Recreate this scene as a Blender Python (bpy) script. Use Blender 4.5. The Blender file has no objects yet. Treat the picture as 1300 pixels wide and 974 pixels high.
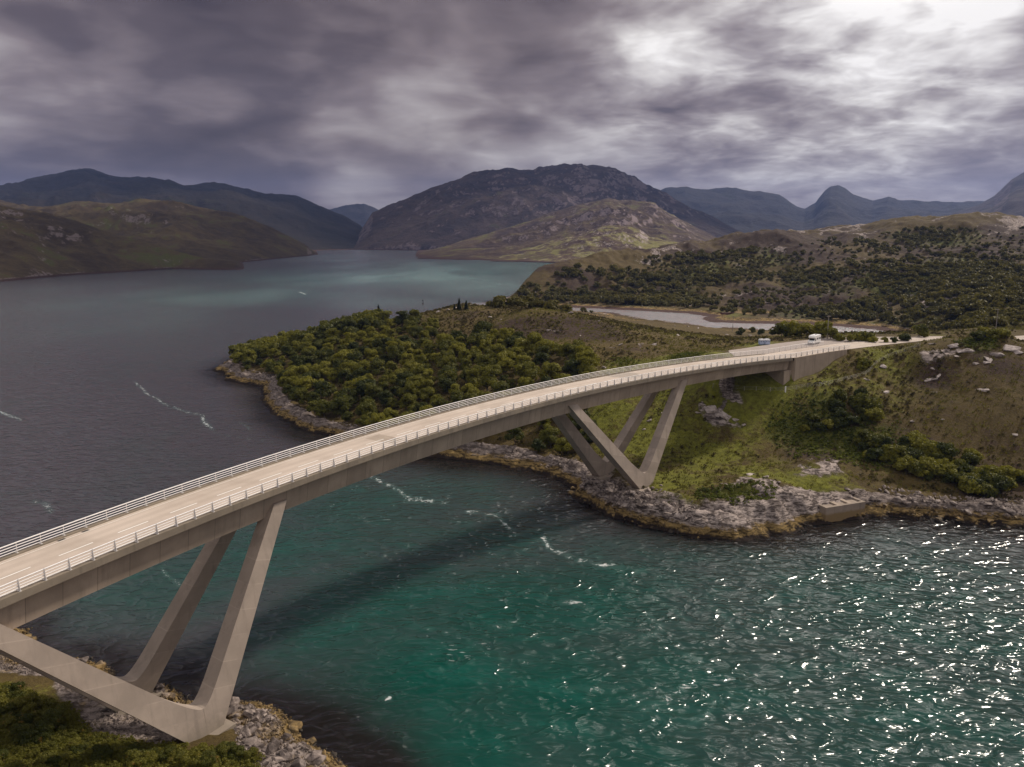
import bpy, bmesh, math, random
import numpy as np
from mathutils import Vector, Matrix

random.seed(7)
rng = np.random.default_rng(7)
S = bpy.context.scene
COL = S.collection
R = math.radians

# ------------------------------------------------------------------ camera
F, HZ, CH = 1000.0, 296.0, 58.0            # focal length in photo pixels, horizon row, camera height above the water
PITCH = math.atan((487 - HZ) / F)
cam_d = bpy.data.cameras.new('camera')
cam = bpy.data.objects.new('camera', cam_d); COL.objects.link(cam)
cam.location = (0, 0, CH)
cam.rotation_euler = (math.pi / 2 - PITCH, 0, 0)
cam_d.sensor_width = 36; cam_d.lens = 36 * F / 1300
cam_d.clip_start = 0.5; cam_d.clip_end = 60000
S.camera = cam

# ------------------------------------------------------------------ sun, sky, exposure
SUN_AZ, SUN_EL = R(54), R(40)
SUN_DIR = Vector((math.sin(SUN_AZ) * math.cos(SUN_EL), math.cos(SUN_AZ) * math.cos(SUN_EL), math.sin(SUN_EL)))
sl = bpy.data.lights.new('sun', 'SUN'); sl.energy = 4.2; sl.angle = R(5.0); sl.color = (1.0, 0.9, 0.78)
so = bpy.data.objects.new('sun', sl); COL.objects.link(so)
so.rotation_euler = SUN_DIR.to_track_quat('Z', 'Y').to_euler(); so.location = (0, 0, 900)
S.view_settings.view_transform = 'Standard'; S.view_settings.look = 'None'
S.view_settings.exposure = 0.0; S.view_settings.gamma = 1.0; S.view_settings.use_curve_mapping = False
S.cycles.max_bounces = 5; S.cycles.diffuse_bounces = 2; S.cycles.glossy_bounces = 2
S.cycles.transmission_bounces = 2; S.cycles.volume_bounces = 0; S.cycles.transparent_max_bounces = 6
S.cycles.sample_clamp_indirect = 4.0
S.cycles.use_denoising = True


# ------------------------------------------------------------------ viewing geometry of the survey photo: pixel -> world point
CP, SP = math.cos(PITCH), math.sin(PITCH)


def ray(px, py):
    u = (np.asarray(px, float) - 650) / F; v = (np.asarray(py, float) - 487) / F
    return u, CP - v * SP, -(SP + v * CP)


def at_z(px, py, z):
    a, b, c = ray(px, py); t = (z - CH) / c
    return a * t, b * t


def at_y(px, py, Y):
    a, b, c = ray(px, py); t = Y / b
    return a * t, Y + 0 * t, CH + c * t


def project(x, y, z):
    dz = z - CH
    dep = y * CP - dz * SP; up = y * SP + dz * CP
    return 650 + F * x / dep, 487 - F * up / dep


class NT:
    """small helper round a node tree"""
    def __init__(self, tree):
        self.t = tree; tree.nodes.clear()

    def n(self, typ, **kw):
        nd = self.t.nodes.new(typ)
        for k, v in kw.items():
            setattr(nd, k, v)
        return nd

    def link(self, a, b):
        self.t.links.new(a, b)

    def put(self, sock, v):
        if hasattr(v, 'is_output') or isinstance(v, bpy.types.NodeSocket):
            self.link(v, sock)
        else:
            sock.default_value = v

    def m(self, op, a, b=0.0, c=None, clamp=False):
        nd = self.n('ShaderNodeMath', operation=op, use_clamp=clamp)
        self.put(nd.inputs[0], a); self.put(nd.inputs[1], b)
        if c is not None: self.put(nd.inputs[2], c)
        return nd.outputs[0]

    def v(self, op, a, b=(0, 0, 0), scale=None):
        nd = self.n('ShaderNodeVectorMath', operation=op)
        self.put(nd.inputs[0], a)
        if op != 'NORMALIZE' and op != 'SCALE': self.put(nd.inputs[1], b)
        if scale is not None: self.put(nd.inputs['Scale'], scale)
        return nd.outputs['Value'] if op in ('DOT_PRODUCT', 'LENGTH', 'DISTANCE') else nd.outputs[0]

    def noise(self, vec, scale, detail=4, rough=0.55, dist=0.0, typ=None):
        nd = self.n('ShaderNodeTexNoise')
        if vec is not None: self.link(vec, nd.inputs['Vector'])
        nd.inputs['Scale'].default_value = scale; nd.inputs['Detail'].default_value = detail
        nd.inputs['Roughness'].default_value = rough; nd.inputs['Distortion'].default_value = dist
        if typ: nd.noise_type = typ
        return nd.outputs['Fac']

    def ss(self, x, lo, hi, a=0.0, b=1.0):
        nd = self.n('ShaderNodeMapRange', interpolation_type='SMOOTHSTEP')
        self.put(nd.inputs['Value'], x)
        self.put(nd.inputs['From Min'], lo); self.put(nd.inputs['From Max'], hi)
        self.put(nd.inputs['To Min'], a); self.put(nd.inputs['To Max'], b)
        return nd.outputs['Result']

    def mix(self, f, a, b, blend='MIX'):
        nd = self.n('ShaderNodeMix', data_type='RGBA', blend_type=blend)
        self.put(nd.inputs['Factor'], f)
        for s, v in ((nd.inputs['A'] if False else nd.inputs[6], a), (nd.inputs[7], b)):
            if isinstance(v, tuple): v = v if len(v) == 4 else v + (1.0,)
            self.put(s, v)
        return nd.outputs[2]

    def ramp(self, f, stops):
        nd = self.n('ShaderNodeValToRGB'); cr = nd.color_ramp
        while len(cr.elements) < len(stops): cr.elements.new(0.5)
        for e, (p, c) in zip(cr.elements, stops):
            e.position = p; e.color = c if len(c) == 4 else c + (1.0,)
        self.put(nd.inputs[0], f)
        return nd.outputs[0]


def build_world():
    w = bpy.data.worlds.new('World'); S.world = w; w.use_nodes = True
    t = NT(w.node_tree)
    out = t.n('ShaderNodeOutputWorld')
    sky = t.n('ShaderNodeTexSky', sky_type='NISHITA'); sky.sun_disc = False
    sky.sun_elevation = SUN_EL; sky.sun_rotation = SUN_AZ; sky.altitude = 60
    bs = t.n('ShaderNodeBackground'); t.link(sky.outputs[0], bs.inputs[0]); bs.inputs[1].default_value = 0.1
    co = t.n('ShaderNodeTexCoord').outputs['Generated']
    sp = t.n('ShaderNodeSeparateXYZ'); t.link(co, sp.inputs[0])
    z = t.m('MAXIMUM', sp.outputs[2], 0.0)
    g = t.m('DIVIDE', 0.30, t.m('ADD', z, 0.22))               # cloud gets smaller and flatter towards the horizon
    pvn = t.n('ShaderNodeCombineXYZ')
    t.put(pvn.inputs[0], t.m('MULTIPLY', sp.outputs[0], g)); t.put(pvn.inputs[1], t.m('MULTIPLY', sp.outputs[1], g))
    t.put(pvn.inputs[2], t.m('MULTIPLY', t.m('LOGARITHM', t.m('ADD', z, 0.07), math.e), 0.24))
    pv = pvn.outputs[0]
    warp = t.n('ShaderNodeTexNoise'); t.link(pv, warp.inputs['Vector']); warp.inputs['Scale'].default_value = 7.0; warp.inputs['Detail'].default_value = 3
    P = t.v('ADD', pv, t.v('SCALE', t.v('SUBTRACT', warp.outputs['Color'], (0.5, 0.5, 0.5)), scale=0.075))
    big = t.noise(P, 2.0, 2, 0.5)
    mid = t.noise(P, 3.3, 5, 0.45)
    # light falls across the heaps from the bright break: difference of the cloud field towards and away from it
    rel = t.m('SUBTRACT', mid, t.noise(t.v('ADD', P, (0.035, 0.014, 0.035)), 3.3, 5, 0.45))
    fine = t.noise(P, 13.0, 4, 0.5)
    rel2 = t.m('SUBTRACT', fine, t.noise(t.v('ADD', P, (0.012, 0.005, 0.012)), 13.0, 4, 0.5))

    def spot(px, py, deg):
        a, b_, c_ = [float(q) for q in ray(px, py)]; L = math.sqrt(a * a + b_ * b_ + c_ * c_)
        dt = t.v('DOT_PRODUCT', co, (a / L, b_ / L, c_ / L))
        return t.ss(dt, math.cos(R(deg)), 1.0)

    glow = spot(1060, 60, 20)
    up = t.ss(z, 0.27, 0.6)                         # overhead: an even lighter grey
    beh = t.ss(sp.outputs[1], 0.3, -0.5)            # the half of the sky behind the viewer is a bright even overcast
    low = t.ss(z, 0.015, 0.14, 1.0, 0.0)            # the flat grey band low over the hills
    c = t.m('MULTIPLY', t.m('SUBTRACT', mid, 0.5), 1.15)
    c = t.m('ADD', c, t.m('MULTIPLY', t.m('SUBTRACT', big, 0.5), 0.75))
    c = t.m('ADD', c, t.m('MULTIPLY', t.m('SUBTRACT', fine, 0.5), 0.1))
    c = t.m('ADD', c, t.m('MULTIPLY', rel, 1.45)); c = t.m('ADD', c, t.m('MULTIPLY', rel2, t.m('ADD', 0.2, t.m('MULTIPLY', glow, 1.0))))
    c = t.m('MULTIPLY', c, t.m('SUBTRACT', 1.0, t.m('MULTIPLY', low, 0.45)))
    for px, py, deg, am in [(1060, 20, 27, .40), (1040, 70, 14, .26), (880, 0, 10, .24), (1210, 140, 10, .16), (1140, 30, 9, .16), (700, 20, 7, -.12), (620, 40, 8, -.12), (900, 130, 6, -.16), (1270, 40, 6, -.12), (60, 160, 18, -.16), (330, 50, 14, -.08),
                            (470, 110, 7, .08), (330, 140, 7, .10), (560, 120, 6, .08), (240, 30, 8, .08), (30, 30, 7, .08), (1260, 205, 8, -.16), (1000, 215, 10, -.10), (1180, 240, 10, -.12), (760, 110, 6, .12), (450, 255, 4, .16), (640, 200, 8, -.03)]:
        c = t.m('ADD', c, t.m('MULTIPLY', spot(px, py, deg), am * 0.85))
    c = t.m('ADD', c, t.m('MULTIPLY', up, 0.22)); c = t.m('ADD', c, t.m('MULTIPLY', beh, 0.36))
    c = t.m('ADD', c, 0.365)
    c = t.m('SUBTRACT', c, t.m('MULTIPLY', low, 0.07))
    col = t.ramp(c, [(0.0, (0.060, 0.041, 0.044)), (0.25, (0.116, 0.086, 0.090)), (0.45, (0.238, 0.19, 0.193)),
                     (0.65, (0.43, 0.378, 0.375)), (0.85, (0.77, 0.725, 0.70)), (1.0, (1.06, 1.02, 0.99))])
    # glow added to unseen sky above the view, for glitter on the water
    hot = t.m('POWER', spot(1200, -430, 17), 1.4)
    col = t.mix(hot, col, (4.2, 3.95, 3.6))
    bc = t.n('ShaderNodeBackground'); t.link(col, bc.inputs[0]); bc.inputs[1].default_value = 1.0
    mx = t.n('ShaderNodeMixShader'); mx.inputs[0].default_value = 0.965
    t.link(bs.outputs[0], mx.inputs[1]); t.link(bc.outputs[0], mx.inputs[2])
    t.link(mx.outputs[0], out.inputs['Surface'])


build_world()


# ------------------------------------------------------------------ numpy noise
def _h(ix, iy, s):
    n = (ix.astype(np.int64) * 374761393 + iy.astype(np.int64) * 668265263 + s * 1274126177) & 0xFFFFFFFF
    n = ((n ^ (n >> 13)) * 1274126177) & 0xFFFFFFFF
    n = ((n ^ (n >> 16)) * 2246822519) & 0xFFFFFFFF
    return ((n ^ (n >> 15)) & 0xFFFF) / 32767.5 - 1.0


def vn(x, y, s=0):
    x = np.asarray(x, float); y = np.asarray(y, float)
    ix = np.floor(x); iy = np.floor(y); fx = x - ix; fy = y - iy
    fx = fx * fx * fx * (fx * (fx * 6 - 15) + 10); fy = fy * fy * fy * (fy * (fy * 6 - 15) + 10)
    a = _h(ix, iy, s); b = _h(ix + 1, iy, s); c = _h(ix, iy + 1, s); d = _h(ix + 1, iy + 1, s)
    return (a * (1 - fx) + b * fx) * (1 - fy) + (c * (1 - fx) + d * fx) * fy


def fbm(x, y, wl, octv=5, s=0, gain=0.5):
    o = 0; a = 1.0; tot = 0; f = 1.0 / wl
    for i in range(octv):
        ca, sa = math.cos(0.7 * i), math.sin(0.7 * i)
        o = o + a * vn((x * ca - y * sa) * f, (x * sa + y * ca) * f, s + 17 * i); tot += a; a *= gain; f *= 2.03
    return o / tot


def ridged(x, y, wl, octv=5, s=0, gain=0.55):
    o = 0; a = 1.0; tot = 0; f = 1.0 / wl
    for i in range(octv):
        ca, sa = math.cos(0.9 * i), math.sin(0.9 * i)
        o = o + a * (1 - np.abs(vn((x * ca - y * sa) * f, (x * sa + y * ca) * f, s + 17 * i)) * 2); tot += a; a *= gain; f *= 2.1
    return o / tot


def sstep(a, b, x):
    t = np.clip((np.asarray(x, float) - a) / (b - a), 0, 1)
    return t * t * (3 - 2 * t)


class TPS:
    def __init__(self, pts, reg=1e-3):
        P = np.array(pts, float); self.c = P[:, :2] / 100.0; n = len(P)
        K = self.phi(self.c[:, None, :] - self.c[None]) + reg * np.eye(n)
        A = np.zeros((n + 3, n + 3)); A[:n, :n] = K; A[:n, n] = 1; A[:n, n + 1:] = self.c
        A[n, :n] = 1; A[n + 1:, :n] = self.c.T
        b = np.zeros(n + 3); b[:n] = P[:, 2]
        self.w = np.linalg.lstsq(A, b, rcond=None)[0]; self.nc = n

    @staticmethod
    def phi(d):
        r2 = (d ** 2).sum(-1)
        return 0.5 * r2 * np.log(r2 + 1e-9)

    def __call__(self, x, y):
        q = np.stack([np.ravel(x), np.ravel(y)], 1) / 100.0
        out = np.empty(len(q))
        for i in range(0, len(q), 40000):
            k = q[i:i + 40000]
            out[i:i + 40000] = self.phi(k[:, None, :] - self.c[None]) @ self.w[:self.nc] + self.w[self.nc] + k @ self.w[self.nc + 1:]
        return out.reshape(np.shape(x))


def poly_sd(poly, x, y):
    """signed distance to a closed polygon, positive inside"""
    P = np.array(poly, float); shp = np.shape(x); x = np.ravel(x).astype(float); y = np.ravel(y).astype(float)
    best = np.full(x.shape, 1e18); ins = np.zeros(x.shape, bool)
    for a, b in zip(P, np.roll(P, -1, 0)):
        d = b - a; L = d @ d + 1e-12
        t = np.clip(((x - a[0]) * d[0] + (y - a[1]) * d[1]) / L, 0, 1)
        best = np.minimum(best, (x - a[0] - t * d[0]) ** 2 + (y - a[1] - t * d[1]) ** 2)
        cr = (a[1] > y) != (b[1] > y)
        if abs(d[1]) > 1e-12:
            ins ^= cr & (x < (b[0] - a[0]) * (y - a[1]) / d[1] + a[0])
    r = np.sqrt(best)
    return np.where(ins, r, -r).reshape(shp)


def line_d(pl, x, y):
    P = np.array(pl, float); best = np.full(np.shape(x), 1e18)
    for a, b in zip(P[:-1], P[1:]):
        d = b - a; L = d @ d + 1e-12
        t = np.clip(((x - a[0]) * d[0] + (y - a[1]) * d[1]) / L, 0, 1)
        best = np.minimum(best, (x - a[0] - t * d[0]) ** 2 + (y - a[1] - t * d[1]) ** 2)
    return np.sqrt(best)


# ------------------------------------------------------------------ mesh helpers
def mk_mesh(name, parts, smooth=False):
    """parts: list of (verts Nx3, faces MxK)"""
    V = np.concatenate([np.asarray(p[0], np.float32) for p in parts])
    loops = []; tot = []; off = 0
    for v, f in parts:
        f = np.asarray(f, np.int32)
        loops.append((f + off).ravel()); tot.append(np.full(len(f), f.shape[1], np.int32)); off += len(v)
    loops = np.concatenate(loops); tot = np.concatenate(tot)
    me = bpy.data.meshes.new(name)
    me.vertices.add(len(V)); me.vertices.foreach_set('co', V.ravel())
    me.loops.add(len(loops)); me.loops.foreach_set('vertex_index', loops)
    me.polygons.add(len(tot)); st = np.zeros(len(tot), np.int32); st[1:] = np.cumsum(tot)[:-1]
    me.polygons.foreach_set('loop_start', st); me.polygons.foreach_set('loop_total', tot)
    me.polygons.foreach_set('use_smooth', np.full(len(tot), bool(smooth)))
    me.update(calc_edges=True); me.validate()
    return me


def add_obj(name, me, mat=None, parent=None):
    o = bpy.data.objects.new(name, me); COL.objects.link(o)
    if mat is not None and len(me.materials) == 0: me.materials.append(mat)
    if parent is not None: o.parent = parent
    return o


def tag(o, label=None, cat=None, group=None, kind=None):
    if label: o['label'] = label
    if cat: o['category'] = cat
    if group: o['group'] = group
    if kind: o['kind'] = kind
    return o


def empty(name, loc=(0, 0, 0), rz=0.0):
    o = bpy.data.objects.new(name, None); COL.objects.link(o)
    o.location = loc; o.rotation_euler = (0, 0, rz); o.empty_display_size = 0.3
    return o


def attr(me, name, arr):
    a = me.attributes.new(name, 'FLOAT_COLOR', 'POINT')
    arr = np.asarray(arr, np.float32)
    if arr.shape[1] == 3: arr = np.c_[arr, np.ones(len(arr), np.float32)]
    a.data.foreach_set('color', arr.ravel())


def box_vf(x0, x1, y0, y1, z0, z1):
    v = np.array([(x, y, z) for z in (z0, z1) for y in (y0, y1) for x in (x0, x1)], float)
    f = np.array([(0, 2, 3, 1), (4, 5, 7, 6), (0, 1, 5, 4), (2, 6, 7, 3), (0, 4, 6, 2), (1, 3, 7, 5)])
    return v, f


def hexa(c):
    """8 corners: bottom ring of 4 then top ring of 4"""
    return np.array(c, float), np.array([(0, 3, 2, 1), (4, 5, 6, 7), (0, 1, 5, 4), (1, 2, 6, 5), (2, 3, 7, 6), (3, 0, 4, 7)])


def tube_vf(p0, p1, r0, r1=None, n=8):
    r1 = r0 if r1 is None else r1
    p0 = np.array(p0, float); p1 = np.array(p1, float); d = p1 - p0; d /= np.linalg.norm(d) + 1e-9
    a = np.cross(d, (0, 0, 1.0) if abs(d[2]) < 0.9 else (1.0, 0, 0)); a /= np.linalg.norm(a); b = np.cross(d, a)
    an = np.linspace(0, 2 * math.pi, n, endpoint=False)
    ring = np.cos(an)[:, None] * a + np.sin(an)[:, None] * b
    v = np.concatenate([p0 + ring * r0, p1 + ring * r1])
    f = np.array([(i, (i + 1) % n, n + (i + 1) % n, n + i) for i in range(n)])
    return v, f


def tube_caps(p0, p1, r0, r1=None, n=8):
    v, f = tube_vf(p0, p1, r0, r1, n)
    return [(v, f), (v[n:], np.array([tuple(range(n))])), (v[:n], np.array([tuple(range(n - 1, -1, -1))]))]


def ico(sub):
    bm = bmesh.new(); bmesh.ops.create_icosphere(bm, subdivisions=sub, radius=1.0)
    v = np.array([p.co[:] for p in bm.verts]); f = np.array([[q.index for q in p.verts] for p in bm.faces]); bm.free()
    return v, f


ICO1, ICO2, ICO3 = ico(1), ico(2), ico(3)


def flat(o):
    return o


# ------------------------------------------------------------------ materials
def new_mat(name):
    m = bpy.data.materials.new(name); m.use_nodes = True
    t = NT(m.node_tree); out = t.n('ShaderNodeOutputMaterial'); b = t.n('ShaderNodeBsdfPrincipled')
    t.link(b.outputs[0], out.inputs['Surface'])
    return m, t, b, out


def bump(t, b, h, strength, dist=1.0):
    nd = t.n('ShaderNodeBump'); nd.inputs['Strength'].default_value = strength; nd.inputs['Distance'].default_value = dist
    t.link(h, nd.inputs['Height']); t.link(nd.outputs[0], b.inputs['Normal'])
    return nd


def geo_pos(t):
    return t.n('ShaderNodeNewGeometry').outputs['Position']


def simple_mat(name, col, rough=0.6, metal=0.0, var=0.15, scale=3.0, bstr=0.0):
    m, t, b, _ = new_mat(name)
    co = t.n('ShaderNodeTexCoord').outputs['Object']
    n = t.noise(co, scale, 5, 0.6)
    dark = tuple(c * (1 - var) for c in col); lite = tuple(min(1, c * (1 + var)) for c in col)
    t.link(t.mix(n, dark, lite), b.inputs['Base Color'])
    b.inputs['Roughness'].default_value = rough; b.inputs['Metallic'].default_value = metal
    if bstr: bump(t, b, n, bstr, 0.05)
    return m


def concrete_mat(name, base, streak=0.5, joints=False, lifts=False):
    m, t, b, _ = new_mat(name)
    p = geo_pos(t)
    n1 = t.noise(p, 0.25, 5, 0.6, 0.3); n2 = t.noise(p, 2.2, 6, 0.65)
    mp = t.n('ShaderNodeMapping'); t.link(p, mp.inputs[0]); mp.inputs['Scale'].default_value = (1.1, 1.1, 0.07)
    st = t.noise(mp.outputs[0], 1.0, 5, 0.6)                    # rain streaks run down
    dark = tuple(c * 0.55 for c in base); lite = tuple(min(1, c * 1.22) for c in base)
    c = t.mix(t.ss(n1, 0.3, 0.7), tuple(c * 0.85 for c in base), lite)
    c = t.mix(t.m('MULTIPLY', t.ss(st, 0.5, 0.72), streak), c, dark)
    c = t.mix(t.m('MULTIPLY', n2, 0.35), c, tuple(c * 0.72 for c in base))
    if lifts:                                                   # pours of the legs: bands with slanting joints
        lx = t.n('ShaderNodeSeparateXYZ'); t.link(p, lx.inputs[0])
        q = t.m('DIVIDE', t.m('ADD', lx.outputs[2], t.m('MULTIPLY', t.m('ADD', lx.outputs[0], lx.outputs[1]), 0.22)), 2.9)
        wn = t.n('ShaderNodeTexWhiteNoise', noise_dimensions='1D'); t.link(t.m('FLOOR', q), wn.inputs['W'])
        c = t.mix(t.m('MULTIPLY', wn.outputs['Value'], 0.5), c, tuple(v * 0.68 for v in base))
        c = t.mix(t.m('MULTIPLY', t.ss(t.m('FRACT', q), 0.03, 0.05, 1, 0), t.m('MULTIPLY', t.ss(n1, 0.4, 0.6), 0.4)), c, tuple(min(1, v * 1.35) for v in base))
        c = t.mix(t.m('MULTIPLY', t.ss(t.m('ADD', lx.outputs[2], t.m('MULTIPLY', n2, 3.0)), 3.5, 6.5, 1, 0), 0.45), c, (0.12, 0.105, 0.07))
    if joints:                                                  # cast segments: each a slightly different grey, with a dark joint
        sx = t.n('ShaderNodeSeparateXYZ'); t.link(p, sx.inputs[0])
        an = t.m('ARCTAN2', t.m('SUBTRACT', sx.outputs[0], 313.7), t.m('SUBTRACT', sx.outputs[1], -120.7))
        q = t.m('DIVIDE', t.m('MULTIPLY', an, 403.9), 3.6)
        wn = t.n('ShaderNodeTexWhiteNoise', noise_dimensions='1D'); t.link(t.m('FLOOR', q), wn.inputs['W'])
        fr = t.m('FRACT', q)
        c = t.mix(t.m('MULTIPLY', wn.outputs['Value'], 0.4), c, tuple(v * 0.62 for v in base))
        c = t.mix(t.m('MULTIPLY', t.ss(fr, 0.022, 0.03, 1, 0), 0.6), c, tuple(v * 0.35 for v in base))
    t.link(c, b.inputs['Base Color']); b.inputs['Roughness'].default_value = 0.85
    bump(t, b, n2, 0.25, 0.05)
    return m


M = {}
M['concrete'] = concrete_mat('weathered_concrete', (0.38, 0.30, 0.23), 0.6, True)
M['concrete_leg'] = concrete_mat('leg_concrete', (0.34, 0.275, 0.225), 0.6, False, True)
M['concrete_dark'] = concrete_mat('wet_concrete', (0.22, 0.18, 0.135), 0.6)
M['rail'] = simple_mat('galvanised_rail', (0.82, 0.79, 0.77), 0.45, 0.0, 0.08)
M['post'] = simple_mat('rail_post', (0.55, 0.52, 0.5), 0.5, 0.0, 0.1)
M['paint'] = simple_mat('road_paint', (0.8, 0.78, 0.74), 0.7, 0, 0.12, 1.5)
M['dash'] = simple_mat('worn_paint', (0.74, 0.7, 0.64), 0.8, 0, 0.2, 2.0)


def road_mat():
    m, t, b, _ = new_mat('pale_asphalt')
    p = geo_pos(t)
    n = t.noise(p, 0.12, 5, 0.6, 0.4); g = t.noise(p, 9, 4, 0.7)
    c = t.mix(t.ss(n, 0.3, 0.7), (0.40, 0.33, 0.272), (0.53, 0.445, 0.375))
    c = t.mix(t.m('MULTIPLY', t.ss(g, 0.5, 0.8), 0.3), c, (0.24, 0.2, 0.17))
    pt = t.noise(p, 0.05, 3, 0.5)
    sx = t.n('ShaderNodeSeparateXYZ'); t.link(p, sx.inputs[0])
    rad = t.v('LENGTH', t.v('SUBTRACT', t.v('MULTIPLY', p, (1, 1, 0)), (313.7, -120.7, 0)))
    lane = t.m('ABSOLUTE', t.m('SUBTRACT', t.m('FRACT', t.m('DIVIDE', t.m('SUBTRACT', rad, 403.9 + 1.2), 1.7)), 0.5))    # worn wheel tracks
    c = t.mix(t.m('MULTIPLY', t.ss(lane, 0.1, 0.4), 0.28), c, (0.33, 0.265, 0.215))
    t.link(t.mix(t.ss(pt, 0.66, 0.7), c, (0.33, 0.28, 0.235)), b.inputs['Base Color'])
    b.inputs['Roughness'].default_value = 0.9
    bump(t, b, g, 0.2, 0.02)
    return m


M['road'] = road_mat()


def leaf_mat(name, dark, lite, tip=None):
    m, t, b, out = new_mat(name)
    oi = t.n('ShaderNodeObjectInfo')
    p = geo_pos(t)
    n = t.noise(p, 0.35, 4, 0.6); n2 = t.noise(p, 0.045, 3, 0.5)
    f = t.m('ADD', t.m('MULTIPLY', oi.outputs['Random'], 0.6), t.m('MULTIPLY', n, 0.6))
    f = t.m('ADD', f, t.m('MULTIPLY', t.m('SUBTRACT', n2, 0.5), 0.8))
    c = t.mix(t.ss(f, 0.25, 0.95), dark, lite)
    if tip: c = t.mix(t.ss(t.noise(p, 1.3, 3, 0.6), 0.6, 0.75), c, tip)
    t.link(c, b.inputs['Base Color']); b.inputs['Roughness'].default_value = 0.6
    b.inputs['Specular IOR Level'].default_value = 0.25
    tr = t.n('ShaderNodeBsdfTranslucent'); t.link(c, tr.inputs[0])
    mx = t.n('ShaderNodeMixShader'); mx.inputs[0].default_value = 0.4
    t.link(b.outputs[0], mx.inputs[1]); t.link(tr.outputs[0], mx.inputs[2]); t.link(mx.outputs[0], out.inputs['Surface'])
    return m


M['leaf'] = leaf_mat('birch_leaf', (0.04, 0.05, 0.006), (0.21, 0.195, 0.018))
M['leaf_far'] = leaf_mat('far_leaf', (0.075, 0.068, 0.011), (0.20, 0.165, 0.024))
M['leaf_near'] = leaf_mat('shore_shrub_leaf', (0.05, 0.06, 0.007), (0.16, 0.15, 0.02), (0.24, 0.14, 0.025))
M['bracken'] = leaf_mat('bracken_leaf', (0.07, 0.088, 0.008), (0.19, 0.205, 0.016))
M['conifer'] = leaf_mat('conifer_needle', (0.012, 0.016, 0.008), (0.03, 0.035, 0.014))
M['bark'] = simple_mat('bark', (0.09, 0.07, 0.055), 0.9, 0, 0.4, 4)
M['tuft'] = leaf_mat('grass_tuft', (0.085, 0.078, 0.013), (0.18, 0.165, 0.03))


def rock_mat(name, lite, dark, weed=False):
    m, t, b, _ = new_mat(name)
    p = geo_pos(t)
    n = t.noise(p, 0.9, 6, 0.65, 0.3); n2 = t.noise(p, 0.18, 3, 0.5)
    c = t.mix(t.ss(t.m('ADD', n, t.m('MULTIPLY', t.m('SUBTRACT', n2, 0.5), 0.6)), 0.33, 0.66), dark, lite)
    sp = t.n('ShaderNodeSeparateXYZ'); t.link(p, sp.inputs[0])
    if weed:
        zz = t.m('ADD', sp.outputs[2], t.m('MULTIPLY', t.m('SUBTRACT', n2, 0.5), 2.4))
        wc = t.mix(t.ss(n, 0.35, 0.7), (0.05, 0.032, 0.012), (0.27, 0.175, 0.06))
        c = t.mix(t.ss(zz, 1.4, 2.2, 1, 0), c, wc)
        c = t.mix(t.ss(zz, 0.15, 0.55, 1, 0), c, (0.03, 0.022, 0.014))
    t.link(c, b.inputs['Base Color']); b.inputs['Roughness'].default_value = 0.85
    bump(t, b, n, 0.6, 0.25)
    return m


M['rock'] = rock_mat('shore_rock', (0.29, 0.235, 0.205), (0.06, 0.044, 0.038), True)
M['rock_pale'] = rock_mat('pale_gneiss', (0.44, 0.375, 0.345), (0.15, 0.12, 0.11))


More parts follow.
